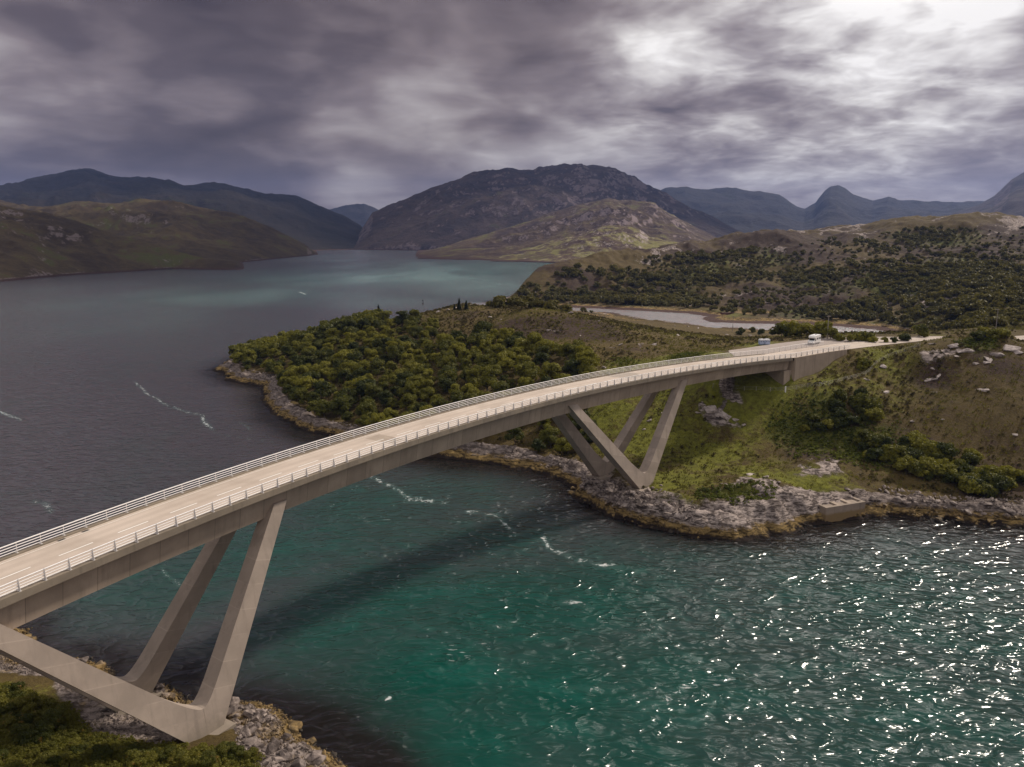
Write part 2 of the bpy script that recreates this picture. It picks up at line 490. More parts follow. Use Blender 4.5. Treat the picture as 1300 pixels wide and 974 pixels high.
def ground_mat(name, moor, moor2, grass, heather, rockl, rockd, weed=True):
    """m: R bare rock, G green grass, B heather ; second attribute d: R bracken, G mud"""
    m, t, b, _ = new_mat(name)
    p = geo_pos(t)
    at = t.n('ShaderNodeAttribute', attribute_name='m'); sp = t.n('ShaderNodeSeparateColor'); t.link(at.outputs['Color'], sp.inputs[0])
    ad = t.n('ShaderNodeAttribute', attribute_name='d'); sd = t.n('ShaderNodeSeparateColor'); t.link(ad.outputs['Color'], sd.inputs[0])
    n0 = t.noise(p, 0.03, 4, 0.6); n1 = t.noise(p, 0.14, 5, 0.62, 0.4); n2 = t.noise(p, 0.8, 6, 0.68, 0.2); n3 = t.noise(p, 3.0, 4, 0.7)
    c = t.mix(t.ss(t.m('ADD', t.m('MULTIPLY', n1, 0.6), t.m('MULTIPLY', n2, 0.4)), 0.36, 0.64), moor, moor2)
    jit = t.m('ADD', t.m('MULTIPLY', t.m('SUBTRACT', n1, 0.5), 1.5), t.m('MULTIPLY', t.m('SUBTRACT', n2, 0.5), 0.9))
    gm = t.ss(t.m('ADD', sp.outputs[1], jit), 0.3, 0.75)
    gc = t.mix(t.ss(n2, 0.3, 0.7), tuple(v * 0.62 for v in grass), tuple(v * 1.25 for v in grass))
    c = t.mix(gm, c, gc)
    hm = t.ss(t.m('ADD', sp.outputs[2], jit), 0.3, 0.7)
    hc = t.mix(t.ss(n2, 0.35, 0.7), tuple(v * 0.55 for v in heather), tuple(v * 1.3 for v in heather))
    c = t.mix(hm, c, hc)
    bm_ = t.ss(t.m('ADD', sd.outputs[0], jit), 0.35, 0.7)
    c = t.mix(bm_, c, t.mix(t.ss(n2, 0.3, 0.7), (0.036, 0.042, 0.008), (0.10, 0.10, 0.015)))
    c = t.mix(t.m('MULTIPLY', t.ss(n3, 0.48, 0.75), 0.45), c, tuple(v * 0.4 for v in moor))
    c = t.mix(t.m('MULTIPLY', t.ss(n3, 0.5, 0.25), 0.25), c, (0.16, 0.125, 0.055))
    # bare rock
    rm = t.ss(t.m('ADD', sp.outputs[0], t.m('MULTIPLY', jit, 0.6)), 0.42, 0.62)
    mp = t.n('ShaderNodeMapping'); t.link(p, mp.inputs[0]); mp.inputs['Scale'].default_value = (0.45, 0.45, 2.2); mp.inputs['Rotation'].default_value = (0.25, 0.3, 0.4)
    rn = t.noise(mp.outputs[0], 1.2, 6, 0.68, 0.5)
    rc = t.mix(t.ss(t.m('ADD', t.m('MULTIPLY', rn, 0.7), t.m('MULTIPLY', n2, 0.3)), 0.42, 0.58), rockd, rockl)
    rc = t.mix(t.m('MULTIPLY', t.ss(n1, 0.5, 0.68), 0.55), rc, rockd)
    rc = t.mix(t.m('MULTIPLY', t.m('SUBTRACT', 1.0, sd.outputs[2]), 0.62), rc, t.mix(rn, (0.035, 0.026, 0.022), (0.19, 0.15, 0.13)))
    c = t.mix(rm, c, rc)
    zz = t.n('ShaderNodeSeparateXYZ'); t.link(p, zz.inputs[0])
    if weed:
        wz = t.m('ADD', zz.outputs[2], t.m('ADD', t.m('MULTIPLY', t.m('SUBTRACT', n1, 0.5), 2.2), t.m('MULTIPLY', t.m('SUBTRACT', n2, 0.5), 1.6)))
        wc = t.mix(t.ss(rn, 0.36, 0.62), (0.04, 0.027, 0.012), (0.30, 0.205, 0.08))
        wm = t.m('MULTIPLY', t.ss(wz, 1.5, 2.2, 1, 0), t.ss(zz.outputs[2], 2.5, 3.2, 1, 0))
        c = t.mix(wm, c, wc)
        c = t.mix(t.ss(wz, 0.35, 0.9, 1, 0), c, (0.022, 0.015, 0.011))
    c = t.mix(sd.outputs[1], c, t.mix(n2, (0.035, 0.019, 0.016), (0.095, 0.055, 0.042)))
    t.link(c, b.inputs['Base Color']); b.inputs['Roughness'].default_value = 0.92
    b.inputs['Specular IOR Level'].default_value = 0.15
    hh = t.m('ADD', t.m('MULTIPLY', n2, 0.6), t.m('MULTIPLY', rn, t.m('MULTIPLY', rm, 1.2)))
    hh = t.m('ADD', hh, t.m('MULTIPLY', n3, 0.25))
    bump(t, b, hh, 0.75, 0.9)
    return m


M['ground'] = ground_mat('moorland', (0.06, 0.042, 0.015), (0.108, 0.077, 0.025), (0.124, 0.126, 0.015), (0.05, 0.031, 0.022),
                         (0.42, 0.35, 0.315), (0.07, 0.054, 0.047))


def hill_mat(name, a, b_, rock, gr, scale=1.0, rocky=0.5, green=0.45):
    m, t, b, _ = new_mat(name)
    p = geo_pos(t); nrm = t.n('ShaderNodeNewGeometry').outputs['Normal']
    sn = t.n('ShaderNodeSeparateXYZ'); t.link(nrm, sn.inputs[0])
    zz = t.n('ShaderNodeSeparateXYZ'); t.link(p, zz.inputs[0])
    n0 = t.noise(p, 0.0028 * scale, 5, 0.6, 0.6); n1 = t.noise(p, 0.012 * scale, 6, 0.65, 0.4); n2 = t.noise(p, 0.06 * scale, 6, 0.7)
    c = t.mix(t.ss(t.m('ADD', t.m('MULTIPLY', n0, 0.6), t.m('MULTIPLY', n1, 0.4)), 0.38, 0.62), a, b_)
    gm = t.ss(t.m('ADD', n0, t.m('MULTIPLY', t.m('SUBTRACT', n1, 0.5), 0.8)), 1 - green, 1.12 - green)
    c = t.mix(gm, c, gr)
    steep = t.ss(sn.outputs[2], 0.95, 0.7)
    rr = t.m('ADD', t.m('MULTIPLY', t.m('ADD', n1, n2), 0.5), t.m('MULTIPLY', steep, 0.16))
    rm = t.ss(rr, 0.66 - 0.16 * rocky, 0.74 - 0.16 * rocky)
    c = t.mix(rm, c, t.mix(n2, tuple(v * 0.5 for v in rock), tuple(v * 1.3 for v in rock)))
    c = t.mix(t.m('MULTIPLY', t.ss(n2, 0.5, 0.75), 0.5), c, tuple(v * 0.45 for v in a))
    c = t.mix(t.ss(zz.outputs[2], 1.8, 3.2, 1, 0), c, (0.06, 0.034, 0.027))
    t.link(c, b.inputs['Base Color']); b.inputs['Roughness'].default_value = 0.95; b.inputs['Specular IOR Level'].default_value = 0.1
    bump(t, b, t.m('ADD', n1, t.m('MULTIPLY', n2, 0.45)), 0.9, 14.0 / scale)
    return m


# ------------------------------------------------------------------ the bridge's line: one circle in plan, a gentle hump in elevation
BC = (313.7, -120.7); BR = 403.9; DW = 9.2           # circle centre, radius of the inner edge, deck width


def bxy(s, r):
    a = np.asarray(s, float) / BR
    return BC[0] + (BR + r) * np.sin(a), BC[1] + (BR + r) * np.cos(a)


def bsr(x, y):
    dx = np.asarray(x, float) - BC[0]; dy = np.asarray(y, float) - BC[1]
    return np.arctan2(dx, dy) * BR, np.hypot(dx, dy) - BR


_px = np.array([0, 83, 165, 250, 382.4, 478, 558, 650, 723, 846, 908, 1006]); _py = np.array([774, 732.7, 696, 655, 603, 572.5, 548, 523, 508, 480, 468, 453])
_t = _px / 1006; _z = 25.5 * (1 - _t) * (1 - 2 * _t) + 27.5 * 4 * _t * (1 - _t) + 26 * _t * (2 * _t - 1)
_s, _r = bsr(*at_z(_px, _py, _z))
_fit = np.polyfit(_s, _z, 2)
S_ABUT = -257.0


def deck_z(s):
    s = np.asarray(s, float)
    z = np.polyval(_fit, np.clip(s, -470, S_ABUT))
    return np.where(s > S_ABUT, 26.0 - 2.5 * sstep(-200, -140, s) - 0 * s + (np.polyval(_fit, S_ABUT) - 26.0) * (1 - sstep(S_ABUT, S_ABUT + 20, s)), z)


# ------------------------------------------------------------------ near terrain (headland, right hill) on a fan-shaped grid
class Fan:
    def __init__(self, a0, a1, na, r0, r1, nr, fn):
        self.a = np.linspace(R(a0), R(a1), na); self.lr = np.linspace(math.log(r0), math.log(r1), nr); self.r = np.exp(self.lr)
        self.A, self.RR = np.meshgrid(self.a, self.r, indexing='ij')
        self.X = self.RR * np.sin(self.A); self.Y = self.RR * np.cos(self.A)
        self.Z, self.extra = fn(self.X, self.Y)

    def z(self, x, y):
        x = np.asarray(x, float); y = np.asarray(y, float)
        fa = (np.arctan2(x, y) - self.a[0]) / (self.a[1] - self.a[0]); fr = (np.log(np.hypot(x, y)) - self.lr[0]) / (self.lr[1] - self.lr[0])
        fa = np.clip(fa, 0, len(self.a) - 1.001); fr = np.clip(fr, 0, len(self.lr) - 1.001)
        i = fa.astype(int); j = fr.astype(int); u = fa - i; v = fr - j; Z = self.Z
        return (Z[i, j] * (1 - u) + Z[i + 1, j] * u) * (1 - v) + (Z[i, j + 1] * (1 - u) + Z[i + 1, j + 1] * u) * v

    def hit(self, px, py):
        """where the sight line through a photo pixel meets this ground"""
        u, w, c = ray(px, py)
        az = math.atan2(u, w); h = math.hypot(u, w)
        zr = CH + c * self.r / h
        zc = self.z(self.r * math.sin(az), self.r * math.cos(az))
        k = np.nonzero(zr < zc)[0]
        if len(k) == 0: return None
        k = k[0]; r = self.r[k]
        if k > 0:
            d0 = zr[k - 1] - zc[k - 1]; d1 = zr[k] - zc[k]; r = self.r[k - 1] + (r - self.r[k - 1]) * d0 / (d0 - d1 + 1e-9)
        x, y = r * math.sin(az), r * math.cos(az)
        return x, y, float(self.z(x, y))

    def mesh(self, name, cut=-2.5):
        na, nr = self.X.shape
        V = np.stack([self.X, self.Y, self.Z], -1).reshape(-1, 3)
        idx = np.arange(na * nr).reshape(na, nr)
        Fq = np.stack([idx[:-1, :-1], idx[1:, :-1], idx[1:, 1:], idx[:-1, 1:]], -1).reshape(-1, 4)[:, ::-1]
        keep = (V[Fq, 2] > cut).any(1); Fq = Fq[keep]
        used = np.zeros(len(V), bool); used[Fq] = True
        mp = np.cumsum(used) - 1
        self.used = used.reshape(na, nr)
        return mk_mesh(name, [(V[used], mp[Fq])], smooth=True)


def pxz(lst):
    return [tuple(float(q) for q in at_z(a, b, 0.0)) for a, b in lst]


FRONT = [(275, 471), (290, 483), (331, 491), (335, 511), (352, 530), (390, 549), (430, 561), (470, 572), (530, 580), (590, 586), (640, 590),
         (690, 602), (720, 612), (737, 632), (770, 648), (810, 665), (850, 675), (900, 683), (960, 683), (1010, 673), (1040, 664), (1095, 657),
         (1130, 655), (1180, 660), (1240, 666), (1300, 670), (1420, 684)]
LOCH_FAR = [(618, 386), (640, 388), (700, 390), (760, 392), (820, 395), (870, 398), (898, 402), (893, 405), (903, 409), (960, 411), (1000, 411),
            (1060, 414), (1110, 418), (1140, 424), (1154, 431)]
LOCH_WATER = None
LOCH_NEAR = [(1120, 432), (1060, 430), (1000, 426), (960, 422), (900, 418), (850, 412), (812, 407), (785, 400), (740, 396.5), (690, 394.5), (640, 393),
             (560, 403), (480, 413), (400, 430), (330, 447), (287, 462)]
LOCH_WATER = pxz(LOCH_FAR) + pxz([q for q in LOCH_NEAR if q[0] > 630])
POLY_B = pxz(FRONT) + [(330, 140), (900, 160), (3000, 500), (3000, 2500), (1000, 1900), (400, 1500), (150, 1150), (62, 900), (20, 770)] + pxz(LOCH_FAR) + pxz(LOCH_NEAR)

CTRL_B = []
for a, b in FRONT[::2] + LOCH_FAR[::2] + LOCH_NEAR[::2]:
    x, y = at_z(a, b, 0.0); CTRL_B.append((x, y, 1.2))
for px, py, z in [  # headland: ridge, knolls, field, slopes
        (470, 411, 12), (540, 396, 20), (585, 389, 23), (620, 390, 22), (700, 394, 23), (660, 412, 22.5), (740, 408, 22), (790, 424, 21),
        (850, 420.5, 10), (900, 428, 10), (935, 432, 12), (850, 416.5, 5), (900, 424, 5), (960, 427.5, 4.5), (1000, 431, 6.5), (1060, 434, 7.5), (1110, 433.5, 10), (800, 412, 7), (900, 440, 20), (955, 441, 25.3), (700, 560, 4), (640, 560, 4), (600, 540, 8), (760, 500, 14),
        (860, 500, 15), (950, 485, 19), (1000, 476, 20.5), (1030, 468, 21.5), (900, 560, 7), (850, 600, 4.0), (950, 605, 4.5), (1000, 632, 3.6), (1050, 560, 8),
        (1050, 610, 4.2), (1100, 622, 4), (1200, 600, 5.5), (1150, 490, 18), (1230, 455, 25.5), (1300, 520, 16.5), (1300, 600, 5.5), (1230, 520, 16), (820, 617, 3.8), (760, 600, 4.2), (400, 475, 6), (440, 440, 12), (500, 485, 9), (560, 440, 16), (610, 420, 20), (650, 470, 14),
        (470, 535, 3), (350, 465, 5), (800, 470, 17), (720, 450, 18), (1110, 560, 9), (880, 535, 10.5), (940, 540, 10), (1400, 560, 10), (1400, 480, 22),
        (310, 462, 3.5), (900, 640, 3.8), (960, 645, 3.8), (780, 635, 2.6), (850, 645, 3.2), (1060, 640, 2.8)]:
    x, y = at_z(px, py, z); CTRL_B.append((x, y, z))
for s in (-255, -240, -225, -210, -195, -175, -150, -120):          # ground either side of the approach road
    for r in (-2, 10, 15):
        x, y = bxy(s, r); CTRL_B.append((float(x), float(y), float(deck_z(s)) - 0.3 - (4.6 if (r < 0 and s < -250) else (2.2 if (r < 0 and s < -232) else 0))))
for px, py, Y in [(1195, 431, 221), (1225, 429, 219), (1262, 432, 214), (1290, 437, 208)]:      # the rise that hides the road as it turns away
    x, y, z = at_y(px, py, Y); CTRL_B.append((float(x), float(y), float(z)))
for px, py, Y in [  # right hill beyond the lochan
        (640, 364, 720), (665, 352, 720), (705, 336, 740), (785, 320, 800), (865, 311, 840), (920, 313, 850), (950, 309, 850), (970, 298, 860), (1000, 296, 860), (1025, 303, 860),
        (1100, 290, 900), (1130, 285, 880), (1195, 274, 860), (1240, 271, 850), (1300, 280, 850), (1380, 284, 900),
        (760, 372, 690), (900, 362, 700), (1000, 377, 610), (1100, 345, 660), (1250, 335, 640), (1250, 375, 470), (1150, 397, 510), (1300, 400, 380),
        (1200, 421, 300), (1000, 340, 730), (850, 345, 760), (1180, 320, 740), (1080, 385, 580), (1360, 350, 600)]:
    x, y, z = at_y(px, py, Y); CTRL_B.append((float(x), float(y), float(z)))
for q in [(300, 1300, 20), (700, 1300, 45), (1200, 1200, 60), (900, 500, 40), (60, 850, 8), (120, 1020, 8), (500, 250, 30)]:
    CTRL_B.append(q)
TB = TPS(CTRL_B, 2e-3)
P_LOCH = pxz([(640, 389), (760, 393), (880, 400), (960, 412), (1060, 414), (1130, 421)])
P_FRONTCLIFF = pxz([(790, 655), (850, 672), (900, 680), (960, 680), (1010, 670)])


def mound(X, Y, px, py, z, rad):
    x, y = at_z(px, py, z)
    return np.exp(-((X - x) ** 2 + (Y - y) ** 2) / rad ** 2)


def height_b(X, Y):
    wx = X + 3.0 * fbm(X, Y, 22, 4, 1) + 0.9 * fbm(X, Y, 5, 3, 5); wy = Y + 3.0 * fbm(X, Y, 22, 4, 2) + 0.9 * fbm(X, Y, 5, 3, 6)
    sd = poly_sd(POLY_B, wx, wy)
    base = TB(X, Y)
    far = sstep(420, 620, np.hypot(X, Y))
    inl = sstep(8, 45, sd) * (1 - 0.85 * np.exp(-(line_d(P_LOCH, X, Y) / 110) ** 2) * (1 - far))
    base = base + inl * (1.4 * fbm(X, Y, 26, 5, 11) * (1 - far) + far * (8.0 * (ridged(X, Y, 80, 6, 21, 0.6) - 0.3) + 3.5 * fbm(X, Y, 30, 5, 23)))
    base = base + 0.35 * sstep(4, 15, sd) * fbm(X, Y, 5, 4, 31)
    lo = np.exp(-(line_d(P_LOCH, X, Y) / 45) ** 2)
    cliff = np.exp(-(line_d(P_FRONTCLIFF, X, Y) / 26) ** 2)
    edge = 0.8 + 0.35 * cliff
    prof = np.minimum(np.where(sd > 0, sd * edge, sd * 0.45), 3.0 + 0.9 * cliff)
    prof = prof * (1 - lo) + lo * np.where(sd > 0, np.minimum(sd * 0.085, 1.2) + 1.2 * sstep(10, 18, sd), sd * 0.1)
    t = sstep(3, 14, sd) * (1 - lo) + lo * sstep(12, 45, sd)
    h = prof * (1 - t) + np.maximum(base, 1.2) * t
    bw = 1.0 + 0.8 * cliff + 0.5 * fbm(X, Y, 14, 3, 45)
    band = sstep(-3, 1, sd) * (1 - sstep(4.5 * bw, 9.5 * bw, sd)) * (1 - 0.8 * lo)
    # strata: ledges that dip along the shore
    sa = (X * 0.35 + Y * 0.94); 
    led = ridged(X * 0.5 + 0.2 * Y, sa * 1.7, 6.0, 5, 41)
    blk = np.round(vn(X * 0.28 + 3, Y * 0.4, 47) * 3) / 3          # stepped blocks along the joints
    h = h + band * (1.5 * (led - 0.15) + 0.5 * blk + 0.45 * fbm(X, Y, 1.7, 3, 43))
    # crags that stand out of the slopes
    crag = 0
    for px, py, z, rad, amp in [(905, 520, 12.5, 7, 1.8), (925, 530, 11.5, 6, 1.2), (1178, 480, 19, 4.5, 1.6), (1215, 445, 27, 4, 1.2), (1270, 446, 26.5, 5, 1.3),
                                (1030, 580, 8, 8, 1.5), (1060, 575, 8.5, 6, 1.0), (590, 388, 23, 10, 2.2), (790, 442, 20, 6, 1.6), (820, 436, 21, 5, 1.2), (945, 625, 4.2, 9, 1.6), (975, 628, 4.0, 7, 1.2)]:
        g = mound(X, Y, px, py, z, rad); crag = crag + amp * g
    h = h + 3.2 * mound(X, Y, 705, 408, 22.5, 20) + 1.5 * mound(X, Y, 745, 418, 21, 14) + 2.0 * mound(X, Y, 660, 402, 22.5, 14)
    h = h + crag * (0.75 + 0.5 * fbm(X, Y, 3.2, 4, 51))
    # level ground for the road and the lay-by
    ss_, rr_ = bsr(X, Y)
    dz = deck_z(ss_)
    lay = sstep(-278, -266, ss_) * (1 - sstep(-196, -186, ss_))
    outer = 10.5 + 8.5 * lay
    on = sstep(S_ABUT - 1, S_ABUT + 3, ss_ + 0 * rr_) * (1 - sstep(-60, -40, ss_))
    on2 = np.maximum(on * (rr_ < 9.4), sstep(-276, -268, ss_) * (1 - sstep(-60, -40, ss_)) * (rr_ >= 9.4))
    nearw = np.where(ss_ < -232, 0.6, -6.0); topw = np.where(ss_ < -232, 1.3, -0.25)
    on2 = on2 * ((rr_ > DW + 0.3) | (ss_ > S_ABUT + 1.0))
    ins = np.where(rr_ < 4.6, np.clip((rr_ - nearw) / (topw - nearw), 0, 1), 1 - sstep(outer, outer + 6, rr_)) * on2
    h = h * (1 - ins) + (dz - 0.12) * ins
    h = h + 2.4 * sstep(-197, -189, ss_) * (1 - sstep(-163, -155, ss_)) * np.exp(-((rr_ + 4.2) / 2.4) ** 2)
    ceil = dz - 0.45 - 3.1 * (1 - np.clip((ss_ - S_ABUT) / 22, 0, 1)) - 0.25 * np.maximum(-rr_ - 1, 0)
    h = np.where((ss_ > -264) & (ss_ < -235) & (rr_ < 0.55) & (rr_ > -14), np.minimum(h, ceil), h)
    h = np.where((ss_ > -272) & (ss_ < S_ABUT + 0.8) & (rr_ >= 0.5) & (rr_ < DW + 0.3), np.minimum(h, dz - 4.2), h)
    # masks
    slope_rock = sstep(0.15, 0.6, fbm(X, Y, 9, 4, 61))
    rock = band * 1.0 * sstep(0.0, 0.6, h) * (1 - 0.45 * sstep(4, 8, sd))
    rock = np.maximum(rock, np.clip(crag * 0.55 - 0.1, 0, 0.95) * sstep(-0.35, 0.25, fbm(X, Y, 4, 4, 63)))
    lake = sstep(0.2, 0.5, lo) * sstep(8, 10, sd) * (1 - sstep(12, 15, sd)); rock = np.maximum(rock, lake * 0.9)
    rock = np.maximum(rock, 0.62 * far * sstep(0.25, 0.6, ridged(X, Y, 42, 5, 65)) * sstep(-0.15, 0.35, fbm(X, Y, 90, 3, 66)) * sstep(10, 30, sd))
    return h, dict(sd=sd, rock=rock, far=far, lo=lo, band=band)


FB = Fan(-24, 42, 660, 122, 1150, 640, height_b)
print('fan B', FB.Z.min(), FB.Z.max())


def blob_mask(fan, lst):
    m = np.zeros(fan.X.shape)
    for px, py, rad, amp in lst:
        h = fan.hit(px, py)
        if h is None: continue
        # a patch is wider along the sight line than across it only because the ground is seen obliquely: it is round on the ground
        m = np.maximum(m, amp * np.exp(-((fan.X - h[0]) ** 2 + (fan.Y - h[1]) ** 2) / rad ** 2))
    return m


gm = blob_mask(FB, [(800, 470, 14, .8), (870, 455, 14, .9), (770, 520, 12, .8), (830, 560, 16, .9), (900, 580, 16, .75), (860, 610, 12, .9), (940, 600, 13, .7), (1040, 612, 14, .8), (880, 490, 18, .8),
                    (960, 500, 18, .8), (920, 480, 16, .85), (985, 440, 9, .9), (950, 437, 12, .8), (930, 430, 14, .6), (1000, 520, 16, .7), (1050, 480, 14, .6), (1130, 450, 8, .7), (860, 640, 8, .8), (1000, 600, 16, .6),
                    (790, 590, 10, .7), (1080, 628, 8, .7), (870, 425, 16, .45), (1180, 425, 18, .6), (1010, 560, 12, .6), (1150, 480, 16, .5), (1110, 500, 14, .5), (1210, 500, 16, .3)])
hm = blob_mask(FB, [(690, 418, 17, 1.3), (730, 413, 15, 1.3), (755, 424, 13, 1.1), (660, 412, 12, .9), (590, 400, 14, .6), (540, 405, 14, .45), (1180, 500, 14, .35), (1220, 540, 18, .4), (1280, 580, 20, .45), (1250, 480, 16, .4),
                    (1150, 560, 14, .5), (1220, 450, 14, .4), (1040, 575, 12, .8), (1280, 460, 14, .6), (1185, 478, 8, .8), (800, 440, 9, .5), (1260, 620, 12, .6), (800, 620, 7, .5)])
far = FB.extra['far']; sdB = FB.extra['sd']
hm = np.maximum(hm, far * (0.32 + 0.45 * sstep(-0.35, 0.25, fbm(FB.X, FB.Y, 70, 4, 71))))
gm = np.maximum(gm, far * 0.22 * sstep(0.0, 0.5, fbm(FB.X, FB.Y, 55, 4, 72)))
gm = np.maximum(gm, 0.55 * FB.extra['lo'] * (sdB > 8))
bm_ = blob_mask(FB, [(905, 630, 4, 1), (940, 628, 4.5, 1.1), (968, 625, 4, 1), (1040, 555, 14, .7), (1090, 565, 14, .7), (1010, 545, 10, .6), (870, 452, 7, .7), (790, 460, 9, .5), (1240, 435, 6, .9)])
HILL_WOOD = [(720, 378, 80, 10, .9), (840, 380, 110, 12, .9), (820, 355, 60, 12, .75), (900, 345, 60, 14, .6), (960, 380, 60, 14, .6), (1080, 385, 90, 18, .9), (1180, 370, 110, 35, 1.0), (1260, 350, 80, 40, .95), (1120, 345, 60, 20, .8), (1240, 400, 90, 16, .9), (1040, 350, 50, 14, .6), (1300, 320, 60, 20, .7), (690, 366, 30, 8, .5), (760, 345, 50, 8, .4), (1150, 412, 50, 8, .8), (890, 330, 70, 9, .4), (1000, 325, 80, 12, .42), (1100, 314, 80, 12, .45), (1200, 302, 80, 12, .48), (1285, 302, 50, 12, .5)]


def wood_mask(qx, qy):
    w = np.zeros(np.shape(qx))
    for px, py, rx, ry, am in HILL_WOOD: w = np.maximum(w, am * np.exp(-((qx - px) / rx) ** 2 - ((qy - py) / ry) ** 2))
    return w


_qx, _qy = project(FB.X, FB.Y, FB.Z + 2)
bm_ = np.maximum(bm_, 0.9 * np.sqrt(wood_mask(_qx, _qy)) * sstep(330, 420, FB.RR) * sstep(-0.35, 0.2, fbm(FB.X, FB.Y, 60, 5, 301)))
mud = sstep(0.15, 0.5, FB.extra['lo']) * (1 - sstep(7, 10, sdB + 2 * fbm(FB.X, FB.Y, 12, 3, 352))) * (sdB > -30)
me = FB.mesh('headland')
u = FB.used.ravel()
attr(me, 'm', np.stack([FB.extra['rock'], gm, hm], -1).reshape(-1, 3)[u])
cl = np.exp(-(line_d(P_FRONTCLIFF, FB.X, FB.Y) / 20) ** 2)
white = np.clip(np.maximum(cl, 1 - FB.extra['band'] * 2) + 0.25 * fbm(FB.X, FB.Y, 20, 3, 351), 0, 1)
attr(me, 'd', np.stack([bm_, mud, white], -1).reshape(-1, 3)[u])
tag(add_obj('headland_terrain', me, M['ground']), 'green and brown moorland headland with the hill behind it', kind='structure')

# near bank under the close pier
SHORE_A = [(0, 806), (28, 800), (42, 828), (50, 846), (75, 848), (110, 838), (140, 858), (150, 880), (185, 872), (215, 868), (236, 896), (262, 905), (300, 897),
           (335, 899), (370, 918), (392, 945), (430, 960), (452, 985), (420, 1060)]
POLY_A = pxz(SHORE_A) + [(-22, 45), (-40, 20), (-120, 10), (-220, 60), (-200, 140), (-90, 112)]
CTRL_A = []
for a, b in SHORE_A[::2]:
    x, y = at_z(a, b, 0.0); CTRL_A.append((x, y, 1.0))
for px, py, z in [(268, 935, 2.4), (160, 893, 2.0), (100, 905, 2.4), (50, 880, 2.4), (0, 835, 2.6), (0, 890, 3), (0, 945, 4.2), (150, 960, 3.8), (300, 960, 3.2), (380, 960, 1.6),
                  (200, 925, 2.3), (150, 1050, 6), (0, 1050, 8), (300, 1040, 4), (-150, 860, 4), (-150, 960, 7), (-300, 900, 8)]:
    x, y = at_z(px, py, z); CTRL_A.append((x, y, z))
TA = TPS(CTRL_A, 2e-3)


def height_a(X, Y):
    wx = X + 1.2 * fbm(X, Y, 9, 4, 101); wy = Y + 1.2 * fbm(X, Y, 9, 4, 102)
    sd = poly_sd(POLY_A, wx, wy)
    base = np.maximum(TA(X, Y), 1.2) + 0.35 * sstep(2, 8, sd) * fbm(X, Y, 6, 5, 103)
    prof = np.where(sd > 0, np.minimum(sd * 0.75, 1.9), sd * 0.5)
    t = sstep(2, 8, sd)
    h = prof * (1 - t) + base * t
    band = sstep(-3, 0.5, sd) * (1 - sstep(4, 9, sd))
    h = h + band * (0.55 * (ridged(X, Y, 3.0, 5, 104) - 0.1) + 0.35 * fbm(X, Y, 0.9, 3, 105))
    return h, dict(sd=sd, rock=np.maximum(band, 0))


FA = Fan(-64, 4, 420, 40, 190, 330, height_a)
gA = blob_mask(FA, [(60, 940, 7, .7), (150, 960, 6, .6), (230, 930, 3, .4), (40, 890, 5, .6), (5, 880, 4, .8)])
rockA = np.maximum(FA.extra['rock'], blob_mask(FA, [(180, 915, 5.5, .9), (220, 925, 4, .8), (130, 905, 4, .8), (350, 930, 5, .9), (380, 955, 6, .9), (330, 950, 4, .9), (410, 985, 8, .9), (110, 890, 4, .7)]))
me = FA.mesh('near_bank'); u = FA.used.ravel()
attr(me, 'm', np.stack([rockA, gA, 0 * gA], -1).reshape(-1, 3)[u]); attr(me, 'd', np.stack([0 * gA, 0 * gA, 0 * gA + .35], -1).reshape(-1, 3)[u])
tag(add_obj('shore_terrain', me, M['ground']), 'stony near bank with scrub under the close pier', kind='structure')


